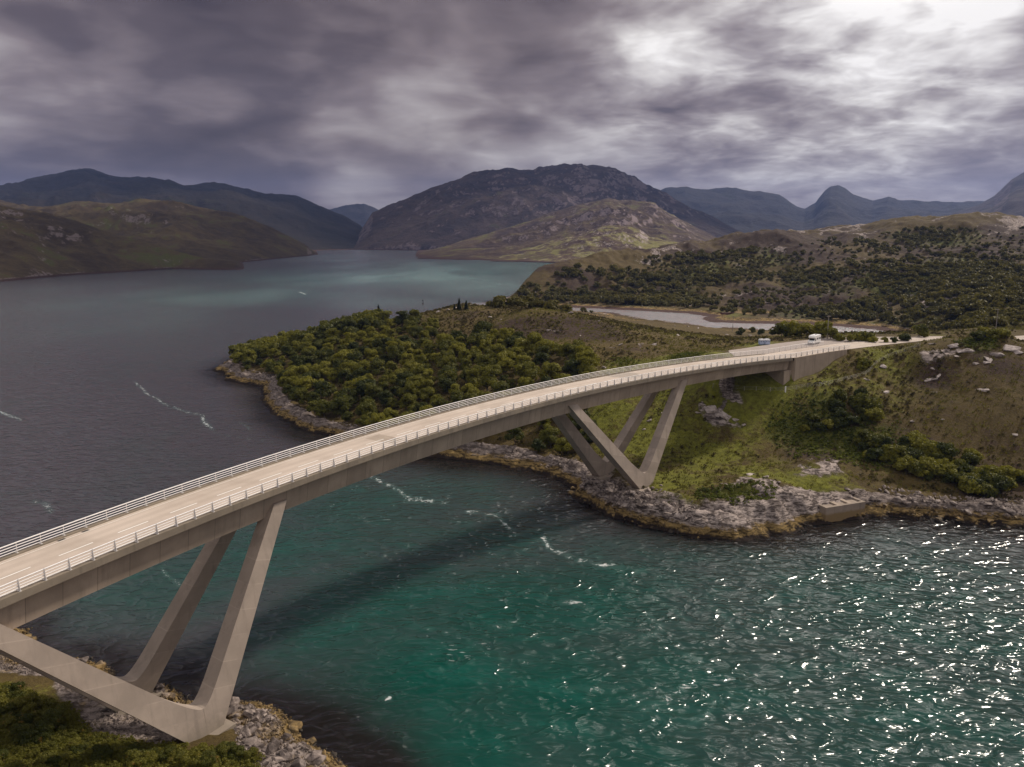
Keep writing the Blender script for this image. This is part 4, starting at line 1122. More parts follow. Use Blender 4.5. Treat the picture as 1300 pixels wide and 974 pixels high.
NP_S, FP_S = -423.3, -317.5
v_pier(NP_S, -1.2, 11.9, 2.4, 2.2, -443.0, -408.0)
v_pier(FP_S, -0.6, 10.4, 3.9, 4.2, -340.0, -300.5)

# far abutment: bearing shelf, shadowed gap, wing wall along the near side
z0 = float(deck_z(SB))


def bblock(s0, s1, r0, r1, z00, z01, z10=None, z11=None):
    z10 = z00 if z10 is None else z10; z11 = z01 if z11 is None else z11
    c = []
    for (sa_, ra, z) in ((s0, r0, z00), (s1, r0, z10), (s1, r1, z10), (s0, r1, z00), (s0, r0, z01), (s1, r0, z11), (s1, r1, z11), (s0, r1, z01)):
        x, y = bxy(sa_, ra); c.append((float(x), float(y), z))
    return hexa(c)


bpart('abutment', [bblock(SB - 2.2, SB + 1.0, 0.9, DW - 0.9, z0 - 9, z0 - 3.35), bblock(SB + 1.0, SB + 2.2, 0.3, DW - 0.3, z0 - 9, z0 - 0.85)], M['concrete'], bridge)
wing = []
segs = np.linspace(SB + 0.9, SB + 24, 9)
for a, b_ in zip(segs[:-1], segs[1:]):
    fa = (a - SB) / 24; fb = (b_ - SB) / 24
    wing.append(bblock(a, b_ - 0.001, -0.25, 0.25, z0 - 4.6 + 3.6 * fa - 2.5, float(deck_z(a)) + 0.1, z0 - 4.6 + 3.6 * fb - 2.5, float(deck_z(b_)) + 0.1))
bpart('wing_wall', wing, M['concrete'], bridge)

# ------------------------------------------------------------------ approach road and lay-by
V, Fq = strip(SB + 0.02, -60, 0.25, DW - 0.2, 0.0)
tag(add_obj('approach_road', mk_mesh('approach_road', [(V, Fq)]), M['road']), 'pale road running on from the bridge', kind='structure')
o_l = [strip(SB + 0.02, -62, 1.25 - .05, 1.25 + .05, 0.006), strip(SB, -62, DW - 1.3, DW - 1.2, 0.006)] + [strip(s, s + 3.6, DW / 2 - .07, DW / 2 + .07, 0.006) for s in np.arange(SB + 3, -70, 6.4)]
tag(add_obj('road_markings', mk_mesh('road_markings', o_l), M['dash']), 'white road markings on the approach', kind='structure')
lay_s = np.linspace(-268, -192, 39); V = []
for s in lay_s:
    w = 9.5 * float(sstep(-270, -258, s)) * (1 - float(sstep(-214, -191, s)))
    z = float(deck_z(s)) - 0.004
    for r in (DW - 0.15 if s > SB else DW + 0.35, DW + 0.4 + w): V.append((*map(float, bxy(s, r)), z))
k = np.arange(len(lay_s) - 1) * 2
tag(add_obj('car_park', mk_mesh('car_park', [(np.array(V), np.stack([k, k + 2, k + 3, k + 1], 1))]), simple_mat('grey_tarmac', (0.3, 0.25, 0.22), 0.9, 0, 0.2, 0.3)), 'grey lay-by beside the road', kind='structure')


# ------------------------------------------------------------------ vegetation and stones: templates
def rot_z(v, a):
    c, s = math.cos(a), math.sin(a)
    return np.stack([v[:, 0] * c - v[:, 1] * s, v[:, 0] * s + v[:, 1] * c, v[:, 2]], 1)


def crown_vf(seed, rad, low, high, nclump, per, leaf, core_sub=True, clump=(0.34, 0.52), flat_=1.0):
    """a broadleaf crown: clumps of small leaf sprays round uneven lobes, gaps between the lobes"""
    g = np.random.default_rng(seed); H = high - low
    cs = []
    for i in range(nclump):
        a = g.uniform(0, 2 * math.pi); q = math.sqrt(g.uniform(0, 1)); hh = g.uniform(0, 1) ** 0.75
        lim = math.sqrt(max(0.05, 1 - (hh * 1.02 - 0.25) ** 2)) * rad * 0.72
        cs.append((math.cos(a) * q * lim, math.sin(a) * q * lim, low + H * (0.18 + 0.66 * hh), g.uniform(*clump) * rad * (1.05 - 0.3 * hh)))
    cs = np.array(cs); parts = []
    if core_sub:
        v0, f0 = ICO1
        for c in cs:
            n = 1 + 0.22 * g.standard_normal(len(v0))[:, None]
            parts.append((v0 * n * c[3] * np.array([0.8, 0.8, 0.72 * flat_]) + c[:3], f0))
    Vs = []
    for i, c in enumerate(cs):
        d = g.standard_normal((per, 3)); d /= np.linalg.norm(d, axis=1)[:, None]; d[:, 2] = np.where(d[:, 2] < -0.35, -d[:, 2], d[:, 2])
        k = c[3] * (0.8 + 0.34 * g.random(per))
        pos = c[:3] + d * k[:, None] * np.array([1, 1, 0.88 * flat_])
        dist = np.linalg.norm((pos[:, None] - cs[None, :, :3]) / (cs[None, :, 3:4] * 0.78), axis=2); dist[:, i] = 9
        ok = dist.min(1) > 1; pos = pos[ok]; dd = d[ok]
        nn = dd * 0.9 + g.standard_normal(dd.shape) * 0.45; nn /= np.linalg.norm(nn, axis=1)[:, None]
        t1 = np.cross(nn, g.standard_normal(nn.shape)); t1 /= np.linalg.norm(t1, axis=1)[:, None] + 1e-9; t2 = np.cross(nn, t1)
        sz = leaf * (0.6 + 0.8 * g.random(len(pos)))[:, None]
        Vs.append(np.stack([pos - t1 * sz, pos - t2 * sz * 0.6 + nn * sz * 0.12, pos + t1 * sz, pos + t2 * sz * 0.6 + nn * sz * 0.12], 1).reshape(-1, 3))
    Vq = np.concatenate(Vs); parts.append((Vq, np.arange(len(Vq)).reshape(-1, 4)))
    return parts


def trunk_vf(seed, rad, low, high):
    g = np.random.default_rng(seed); r0 = 0.045 * high * 0.55
    parts = [tube_vf((0, 0, -0.6), (g.uniform(-.15, .15), g.uniform(-.15, .15), low + 0.3), r0, r0 * 0.75, 7)]
    for i in range(5):
        a = i * 1.26 + g.uniform(-.4, .4); e = rad * g.uniform(.35, .6)
        parts.append(tube_vf((0, 0, low * g.uniform(.5, 1.0)), (math.cos(a) * e, math.sin(a) * e, low + (high - low) * g.uniform(.35, .75)), r0 * 0.55, r0 * 0.15, 5))
    return parts


def hull_rock(seed, n=16, sq=(1, 1, 0.7)):
    g = np.random.default_rng(seed); bm = bmesh.new()
    p = g.standard_normal((n, 3)); p /= np.linalg.norm(p, axis=1)[:, None]; p *= g.uniform(0.75, 1.1, (n, 1)); p *= np.array(sq)
    for q in p: bm.verts.new(q)
    r = bmesh.ops.convex_hull(bm, input=bm.verts[:])
    bmesh.ops.delete(bm, geom=[v for v in r['geom_interior'] if isinstance(v, bmesh.types.BMVert)], context='VERTS')
    bmesh.ops.bevel(bm, geom=bm.edges[:], offset=0.05, segments=1, affect='EDGES', clamp_overlap=True)
    bmesh.ops.triangulate(bm, faces=bm.faces[:])
    bmesh.ops.recalc_face_normals(bm, faces=bm.faces); bm.verts.index_update()
    v = np.array([q.co[:] for q in bm.verts]); f = np.array([[q.index for q in fc.verts] for fc in bm.faces]); bm.free()
    return v, f


def scatter(name, temps, pos, scl, rot, mat, parent=None, tilt=None):
    parts = []
    print('scatter', name, len(pos))
    for i in range(len(pos)):
        for v, f in temps[i % len(temps)]:
            parts.append((rot_z(v * scl[i], rot[i]) + pos[i], f))
    return add_obj(name, mk_mesh(name, parts), mat, parent)


def inpoly(poly, x, y):
    return poly_sd(poly, x, y) > 0


def poisson(xs, ys, dmin, maxn=99999, rad=None):
    """thin a random point set so that no two points are closer than dmin"""
    cell = {}; keep = []
    for i in range(len(xs)):
        k = (int(xs[i] // dmin), int(ys[i] // dmin)); ok = True
        for a in (-1, 0, 1):
            for b in (-1, 0, 1):
                for j in cell.get((k[0] + a, k[1] + b), ()):
                    if (xs[i] - xs[j]) ** 2 + (ys[i] - ys[j]) ** 2 < dmin * dmin: ok = False
        if ok: cell.setdefault(k, []).append(i); keep.append(i)
        if len(keep) >= maxn: break
    return np.array(keep, int)


# ------------------------------------------------------------------ the headland wood
WOOD = [(284, 470), (288, 452), (330, 440), (400, 424), (470, 405), (520, 404), (560, 410), (548, 424), (528, 436), (560, 432), (600, 424), (640, 424), (690, 436), (740, 446), (746, 470), (748, 500), (735, 540), (712, 592),
        (640, 572), (585, 570), (530, 568), (475, 558), (440, 545), (400, 530), (362, 508), (345, 490), (318, 478)]
SPOT = [(612, 405), (700, 428), (545, 412), (760, 455)]
xs = rng.uniform(-150, 60, 26000); ys = rng.uniform(150, 420, 26000)
zg = FB.z(xs, ys); qx, qy = project(xs, ys, zg + 2.2)
ok = inpoly(WOOD, qx, qy) & (poly_sd(POLY_B, xs, ys) > 6.5)
bs, br_ = bsr(xs, ys); ok &= ~((br_ > -3.5) & (br_ < DW + 5.5) & (bs > -349) & (bs < -290)) & (zg < 16.5 + 30 * ((br_ < -4) | (br_ > DW + 4)))
xs, ys, zg = xs[ok], ys[ok], zg[ok]
kp = poisson(xs, ys, 4.7); xs, ys, zg = xs[kp], ys[kp], zg[kp]
order = np.argsort(np.hypot(xs, ys)); xs, ys, zg = xs[order], ys[order], zg[order]
print('wood trees', len(xs))
TREES = []
for i in range(9):
    rd, hi = [(4.1, 7.0), (4.6, 6.4), (3.7, 7.6), (4.9, 7.2), (3.4, 5.6), (4.3, 6.0), (4.0, 8.0), (5.0, 6.6), (3.2, 6.2)][i]
    lo_ = 0.9
    cm = mk_mesh('crown', crown_vf(300 + i, rd, lo_, hi, 22, 105, 0.27, clump=(.24, .42))); cm.materials.append(M['leaf'])
    tm = mk_mesh('trunk', trunk_vf(400 + i, rd, 1.6, hi)); tm.materials.append(M['bark'])
    TREES.append((cm, tm, rd, hi))


def put_tree(name, temp, loc, sc, label, cat, group, cn='crown', tn='trunk'):
    t = empty(name, loc, random.uniform(0, 6.28)); t.scale = (sc * random.uniform(.92, 1.08), sc * random.uniform(.92, 1.08), sc)
    c = bpy.data.objects.new(cn, temp[0]); COL.objects.link(c); c.parent = t
    k = bpy.data.objects.new(tn, temp[1]); COL.objects.link(k); k.parent = t
    tag(t, label, cat, group); return t


N_IND = 295
for i in range(min(N_IND, len(xs))):
    k = random.randrange(9); sc = random.choice((random.uniform(.5, .75), random.uniform(.7, .95), random.uniform(.75, 1.08)))
    px, py = project(xs[i], ys[i], zg[i] + 3)
    size = 'tall' if TREES[k][3] * sc > 7.1 else ('low' if TREES[k][3] * sc < 5.9 else 'rounded')
    if px < 345: where = 'on the outer tip of the headland'
    elif py > 535: where = 'at the wood edge above the shore rocks'
    elif px > 680: where = 'in the wood behind the far bridge pier'
    elif px > 560 and py < 470: where = 'below the brown heather knoll'
    elif px > 560: where = 'in the wood right behind the middle of the bridge'
    elif py < 440: where = 'on the crest of the wooded headland'
    elif px < 430: where = 'on the left flank of the headland wood'
    else: where = 'in the thick middle of the headland wood'
    put_tree('broadleaf_tree', TREES[k], (xs[i], ys[i], zg[i] - 0.2), sc, f'{size} green broadleaf tree {where}', 'tree', 'broadleaf trees of the headland wood')
far_t = [crown_vf(500 + i, 4.0, 0.6, 6.2, 11, 42, 0.62) for i in range(5)]
if len(xs) > N_IND:
    n = len(xs) - N_IND
    o = scatter('rear_wood', far_t, np.stack([xs[N_IND:], ys[N_IND:], zg[N_IND:]], 1), rng.uniform(.85, 1.1, n), rng.uniform(0, 6.28, n), M['leaf'])
    tag(o, 'farther trees of the headland wood merging into one canopy', 'woodland', kind='stuff')

# conifers on the headland crest
g_ = np.random.default_rng(3)


def conifer_parts(h, seed):
    g = np.random.default_rng(seed); Vs = []
    for i in range(420):
        f = g.uniform(0.06, 1) ; a = g.uniform(0, 6.28); rr = (1 - f) ** 0.8 * h * 0.34 * g.uniform(.55, 1.1) + 0.1; z = h * f
        p0 = np.array([0, 0, z + 0.12]); p1 = np.array([math.cos(a) * rr, math.sin(a) * rr, z - rr * 0.32]); w = np.array([-math.sin(a), math.cos(a), 0]) * (0.22 + 0.30 * rr)
        Vs += [p0, (p0 + p1) / 2 + w, p1, (p0 + p1) / 2 - w]
    V = np.array(Vs); return [(V, np.arange(len(V)).reshape(-1, 4))]


for px, py, hh, lab in [(481, 404, 9.0, 'tallest dark conifer standing alone among the trees on the crest'), (583, 391, 5.4, 'dark conifer on the crest, left of a pair beside pale rocks'), (592, 391, 4.4, 'short dark conifer on the crest, right of a pair beside pale rocks'),
                        (577, 391, 2.6, 'very small dark conifer beside the pair of conifers on the crest'), (512, 401, 3.2, 'small dark conifer between the lone tall conifer and the rocky knoll')]:
    h = FB.hit(px, py + 2)
    if h is None: h = FB.hit(px, py + 6)
    if h is None: continue
    t = empty('conifer_tree', (h[0], h[1], h[2] - 0.2)); tag(t, lab, 'conifer', 'conifers on the headland crest')
    add_obj('crown', mk_mesh('crown', conifer_parts(hh, px)), M['conifer'], t); add_obj('trunk', mk_mesh('trunk', [tube_vf((0, 0, -0.5), (0, 0, hh * 0.9), 0.14, 0.03, 6)]), M['bark'], t)

# ------------------------------------------------------------------ bushes one can tell apart
BUSH = []
for i in range(6):
    cm = mk_mesh('foliage', crown_vf(600 + i, 1.9, 0.0, 2.6, 11, 90, 0.2, clump=(.36, .55))); cm.materials.append(M['leaf'])
    sm = mk_mesh('stem', trunk_vf(620 + i, 1.4, 0.5, 2.2)); sm.materials.append(M['bark']); BUSH.append((cm, sm))
BUSHN = []
for i in range(6):
    cm = mk_mesh('foliage', crown_vf(640 + i, 1.6, -0.1, 1.9, 14, 210, 0.085, clump=(.3, .5))); cm.materials.append(M['leaf_near'])
    sm = mk_mesh('stem', trunk_vf(660 + i, 1.2, 0.4, 1.6)); sm.materials.append(M['bark']); BUSHN.append((cm, sm))


def bush_at(px, py, sc, label, group, fan=FB, temps=BUSH, dz=-0.2, cat='bush'):
    h = fan.hit(px, py)
    if h is None: return
    put_tree('bush', random.choice(temps), (h[0], h[1], h[2] + dz), sc, label, cat, group, 'foliage', 'stem')


for px, py, sc, lab in [(940, 425, 1.5, 'bush at the lochan edge beside the utility pole, leftmost of its row'), (955, 422, 1.2, 'low dull bush right of the utility pole by the lochan'), (967, 425, 1.3, 'round bright green bush alone on the bank above the lochan'), (981, 426, 1.2, 'small dark bush left of the big thicket by the lay-by'),
                        (992, 428, 1.9, 'broad bush at the left end of the thicket behind the lay-by'), (1003, 427, 2.1, 'large bright bush in the thicket behind the lay-by'), (1014, 427, 1.8, 'middle bush of the thicket left of the white motorhome'), (1024, 428, 1.8, 'bush right behind the bonnet of the white motorhome'),
                        (1045, 428, 2.0, 'tall bush right behind the white motorhome'), (1054, 431, 1.5, 'bush just right of the white motorhome'), (1066, 433, 1.0, 'airy grey green bush in front of the lochan'), (1080, 434, .9, 'little bush in a gap of the row before the lochan'), (1089, 433, 1.0, 'rounded bush before the lochan, left of a darker taller one'), (1098, 433, 1.3, 'tall dark bush at the lochan bank by the road'),
                        (1108, 435, .8, 'wide low bush by the road near the lochan end'), (1122, 435, .7, 'bush near the right end of the lochan'), (1134, 435, .7, 'bush at the right tip of the lochan'), (1148, 433, 1.0, 'bush beside the road past the lochan'), (1166, 428, 1.6, 'bush under the hill where the road turns')]:
    bush_at(px, py, sc, lab, 'bushes between the lay-by and the lochan')
g2 = random.Random(12)
for cx, cy, rx, ry, n, s0, s1, where in [(1085, 520, 28, 26, 20, .6, 1.5, 'in the dark thicket halfway up the right slope'), (1130, 570, 45, 20, 26, .6, 1.4, 'in the band of scrub crossing the right slope'), (1195, 595, 50, 18, 28, .6, 1.5, 'in the scrub above the stony right shore'), (1262, 618, 45, 14, 26, .6, 1.5, 'in the scrub at the right end of the stony shore'),
                                         (1040, 545, 28, 10, 9, .6, 1.1, 'low down on the green slope left of the thicket'), (1250, 430, 22, 4, 6, .8, 1.2, 'on the rocky rise beside the road'), (740, 545, 16, 26, 8, .8, 1.3, 'at the foot of the wood beside the far pier'), (1105, 460, 20, 12, 6, .5, .9, 'on the open slope below the road')]:
    for i in range(n):
        a = g2.uniform(0, 6.28); q = math.sqrt(g2.random()); sc = g2.uniform(s0, s1)
        bush_at(cx + rx * q * math.cos(a), cy + ry * q * math.sin(a), sc, ('big' if sc > (s0 + s1) / 2 else 'small') + ' green bush ' + where, 'scrub bushes on the right slope')
g3 = random.Random(5)
for cx, cy, rx, ry, n, s0, s1, where in [(35, 925, 45, 18, 14, .7, 1.1, 'in the shade under the left leg beam'), (110, 966, 120, 12, 30, .5, .8, 'along the bottom edge of the near bank'), (270, 967, 50, 9, 16, .5, .8, 'beside the near footing and the stone bank'), (20, 895, 30, 12, 7, .8, 1.2, 'tucked under the beam at the left edge'), (10, 985, 60, 12, 8, .7, 1.0, 'at the lower left corner')]:
    for i in range(n):
        a = g3.uniform(0, 6.28); q = math.sqrt(g3.random()); sc = g3.uniform(s0, s1)
        bush_at(cx + rx * q * math.cos(a), cy + ry * q * math.sin(a), sc, ('big' if sc > (s0 + s1) / 2 else 'small') + ' olive shrub ' + where, 'shrubs on the near bank', FA, BUSHN, -0.1, 'shrub')

# ------------------------------------------------------------------ woods over the right hill: one mass
xs2 = rng.uniform(-60, 760, 90000); ys2 = rng.uniform(330, 960, 90000)
zz2 = FB.z(xs2, ys2); qx, qy = project(xs2, ys2, zz2 + 2)
sd2 = poly_sd(POLY_B, xs2, ys2)
dens = sstep(-0.15, 0.25, fbm(xs2, ys2, 60, 5, 301)) * 1.0
wood = wood_mask(qx, qy)
pk = rng.random(len(xs2)) < np.clip(wood * (0.25 + 1.6 * dens), 0, 1) * (wood > 0.12)
ok = (sd2 > 16) & pk & (qy < 424) & (np.hypot(xs2, ys2) > 300)
s_, r_ = bsr(xs2, ys2); ok &= ~((r_ > -8) & (r_ < 26) & (s_ > -300))
lakeside = poly_sd(pxz(LOCH_FAR) + pxz(LOCH_NEAR), xs2, ys2) ; ok &= lakeside < -3
ok &= ~((qy > 408) & (qx < 1120))
xs2, ys2, zz2 = xs2[ok], ys2[ok], zz2[ok]; kp = poisson(xs2, ys2, 4.3, 6000); xs2, ys2, zz2 = xs2[kp], ys2[kp], zz2[kp]; n = len(xs2)
print('hill wood', n)
hill_t = [crown_vf(520 + i, 4.2, 0.3, 5.4, 9, 30, 0.8) for i in range(6)]
qx2, qy2 = project(xs2, ys2, zz2 + 2)
o = scatter('hill_wood', hill_t, np.stack([xs2, ys2, zz2 - 0.3], 1), np.clip((0.8 + 0.9 * fbm(xs2, ys2, 45, 3, 303) + rng.uniform(-.3, .3, n)) * (0.6 + 0.5 * np.clip(wood_mask(qx2, qy2), 0, 1)), .3, 1.45), rng.uniform(0, 6.28, n), M['leaf_far'])
tag(o, 'mass of dull green scrub woodland over the hill beyond the lochan', 'woodland', kind='stuff')

# ------------------------------------------------------------------ rough grass and bracken over the headland
def tuft_t(seed, h=0.55, n=5, spread=0.35):
    g = np.random.default_rng(seed); V = []; 
    for i in range(n):
        a = g.uniform(0, 6.28); b = np.array([g.uniform(-spread, spread), g.uniform(-spread, spread), 0]); w = np.array([math.cos(a), math.sin(a), 0]) * 0.13; l = np.array([g.uniform(-.3, .3), g.uniform(-.3, .3), g.uniform(.6, 1.1) * h])
        V += [b - w, b + w, b + l]
    return [(np.array(V), np.arange(3 * n).reshape(-1, 3))]


gx = rng.uniform(-80, 230, 150000); gy = rng.uniform(140, 400, 150000); gz = FB.z(gx, gy)
mi = (np.clip((np.arctan2(gx, gy) - FB.a[0]) / (FB.a[1] - FB.a[0]), 0, len(FB.a) - 1).astype(int), np.clip((np.log(np.hypot(gx, gy)) - FB.lr[0]) / (FB.lr[1] - FB.lr[0]), 0, len(FB.lr) - 1).astype(int))
rk = FB.extra['rock'][mi]; s_, r_ = bsr(gx, gy)
ok = (gz > 2.2) & (rk < 0.35) & ~((r_ > -1.5) & (r_ < 26) & (s_ > -275)) & (poly_sd(POLY_B, gx, gy) > 9) & (fbm(gx, gy, 18, 4, 311) + rng.uniform(-.45, .45, len(gx)) > -0.15)
gx, gy, gz, mi2 = gx[ok][:34000], gy[ok][:34000], gz[ok][:34000], (mi[0][ok][:34000], mi[1][ok][:34000]); n = len(gx)
o = scatter('rough_grass', [tuft_t(i) for i in range(8)], np.stack([gx, gy, gz - 0.05], 1), rng.uniform(.6, 1.3, n), rng.uniform(0, 6.28, n), M['tuft'])
tag(o, 'rough tussocky moor grass on the headland', 'grass', kind='stuff')
ii = rng.integers(0, FB.X.size, 400000); w_ = (FB.RR.ravel()[ii] / 260.0) ** 2 * (bm_.ravel()[ii] > 0.3 + 0.25 * rng.random(len(ii))) * (FB.RR.ravel()[ii] < 330); ii = ii[rng.random(len(ii)) < w_]
bx, by = FB.X.ravel()[ii] + rng.uniform(-.3, .3, len(ii)), FB.Y.ravel()[ii] + rng.uniform(-.3, .3, len(ii)); bz = FB.z(bx, by); bx, by, bz = bx[:9000], by[:9000], bz[:9000]; n = len(bx)
fern_t = [crown_vf(560 + i, 0.42, -0.05, 0.5, 3, 12, 0.14, core_sub=False) for i in range(4)]
o = scatter('bracken', fern_t, np.stack([bx, by, bz - 0.05], 1), rng.uniform(.7, 1.3, n), rng.uniform(0, 6.28, n), M['bracken'])
tag(o, 'bright green bracken on the headland', 'bracken', kind='stuff')
M['heather'] = leaf_mat('heather_clump', (0.045, 0.034, 0.012), (0.125, 0.10, 0.026))
ex_, ey_ = rng.uniform(-70, 230, 60000), rng.uniform(140, 400, 60000); ez_ = FB.z(ex_, ey_); s_, r_ = bsr(ex_, ey_)
ok = (poly_sd(POLY_B, ex_, ey_) > 8) & (ez_ > 2.2) & ~((r_ > -1.5) & (r_ < 24) & (s_ > -275)) & (fbm(ex_, ey_, 14, 4, 361) + rng.uniform(-.3, .3, len(ex_)) > 0.02)
qx, qy = project(ex_, ey_, ez_); ok &= ~(inpoly([(740, 640), (860, 500), (1000, 520), (1090, 640)], qx, qy) & (rng.random(len(ex_)) < .93))
ex_, ey_, ez_ = ex_[ok][:11000], ey_[ok][:11000], ez_[ok][:11000]; n = len(ex_)
heath_t = [crown_vf(570 + i, 0.5, -0.1, 0.5, 4, 14, 0.13, core_sub=False) for i in range(5)]
o = scatter('heather_cover', heath_t, np.stack([ex_, ey_, ez_ - .03], 1), 0.6 + 1.2 * rng.random(n) ** 2, rng.uniform(0, 6.28, n), M['heather'])
tag(o, 'heather and dry bracken clumps over the moorland', 'heather', kind='stuff')
# scrub cover on the near bank
sx = rng.uniform(-75, -15, 16000); sy = rng.uniform(48, 88, 16000); sz_ = FA.z(sx, sy); qx, qy = project(sx, sy, sz_)
ok = (poly_sd(POLY_A, sx, sy) > 3.5) & (inpoly([(-80, 865), (40, 880), (95, 900), (110, 930), (200, 948), (250, 948), (330, 960), (330, 1000), (-80, 1000)], qx, qy))
sx, sy, sz_ = sx[ok], sy[ok], sz_[ok]; n = len(sx)
o = scatter('scrub_cover', [crown_vf(580 + i, 0.42, -0.1, 0.5, 4, 16, 0.085, core_sub=False) for i in range(5)], np.stack([sx, sy, sz_], 1), rng.uniform(.7, 1.3, n), rng.uniform(0, 6.28, n), M['leaf_near'])
tag(o, 'low green scrub covering the near bank', 'scrub', kind='stuff')

# ------------------------------------------------------------------ stones
ROCKS = [hull_rock(700 + i, 15 + i % 4, [(1, .8, .6), (1, .7, .5), (.9, 1, .7), (1, .6, .45)][i % 4]) for i in range(10)]
RM = []
for v, f in ROCKS:
    me = mk_mesh('boulder', [(v, f)]); me.materials.append(M['rock']); RM.append(me)
RP = []
for v, f in ROCKS:
    me = mk_mesh('boulder', [(v, f)]); me.materials.append(M['rock_pale']); RP.append(me)


def boulder_at(px, py, sc, label, group, fan=FB, temps=RM, sink=0.2, asp=None):
    h = fan.hit(px, py)
    if h is None or h[2] < -0.8: return
    o = bpy.data.objects.new('boulder', random.choice(temps)); COL.objects.link(o)
    o.location = (h[0], h[1], max(h[2], -0.3) + sc * sink); o.rotation_euler = (random.uniform(-.4, .4), random.uniform(-.4, .4), random.uniform(0, 6.28))
    a = asp or (random.uniform(.85, 1.2), random.uniform(.85, 1.2), random.uniform(.8, 1.1)); o.scale = (sc * a[0], sc * a[1], sc * a[2])
    tag(o, label, 'boulder', group)


g4 = random.Random(21); nb = 0
# the stone bank beside the near footing: the largest stones singly
for i in range(85):
    px = g4.uniform(290, 440); py = 893 + 85 * g4.random() * min(1, (px - 270) / 90.0) + (px - 290) * 0.42 * g4.uniform(.6, 1.1)
    sc = g4.uniform(.45, 1.15)
    lab = ('large' if sc > .85 else 'smaller') + (' pale grey boulder in the stone bank beside the near footing' if px < 350 else (' boulder on the outer slope of the stone bank by the water' if px < 400 else ' stained boulder at the waterline tip of the stone bank'))
    boulder_at(px, py, sc, lab, 'boulders of the near stone bank', FA)
for cx, cy, rx, ry, n, s0, s1, where in [(20, 822, 26, 14, 12, .6, 1.3, 'at the left edge behind the leg beam'), (100, 850, 40, 10, 14, .6, 1.1, 'on the weedy islet behind the leg beam'), (195, 885, 26, 12, 14, .5, 1.1, 'between the feet of the near pier'), (150, 915, 60, 14, 12, .3, .6, 'on the shingle under the leg beam')]:
    for i in range(n):
        a = g4.uniform(0, 6.28); q = math.sqrt(g4.random()); sc = g4.uniform(s0, s1)
        boulder_at(cx + rx * q * math.cos(a), cy + ry * q * math.sin(a), sc, ('big' if sc > (s0 + s1) / 2 else 'small') + ' grey boulder ' + where, 'boulders of the near shore', FA)
boulder_at(239, 886, .55, 'lone round pale boulder in the water behind the near pier', 'boulders of the near shore', FA)
for i in range(64):
    px = g4.uniform(1075, 1310); py = 628 + (px - 1075) * 0.115 + g4.uniform(-9, 24); sc = g4.uniform(.5, 1.15)
    boulder_at(px, py, sc, ('large' if sc > .85 else 'smaller') + (' boulder on the stony shore just right of the concrete quay' if px < 1160 else (' boulder on the middle of the right stony shore' if px < 1240 else ' boulder on the far right of the stony shore')), 'boulders of the right shore')
boulder_at(1193, 659, 1.5, 'ochre block standing at the waterline of the right stony shore', 'boulders of the right shore')
for i in range(34):
    px = g4.uniform(715, 850); py = 606 + max(0, px - 735) * 0.36 + g4.uniform(-4, 22); sc = g4.uniform(.5, 1.2)
    boulder_at(px, py, sc, ('large' if sc > .85 else 'smaller') + (' dark boulder below the rear foot of the far pier' if px < 775 else ' boulder heaped below the front foot of the far pier'), 'boulders below the far pier')
for i in range(26):
    px = g4.uniform(785, 842); py = 628 - (px - 810) * 0.35 + g4.uniform(-3, 6)
    boulder_at(px, py, g4.uniform(.35, .6), 'small pale stone stacked against the front foot of the far pier', 'boulders below the far pier')
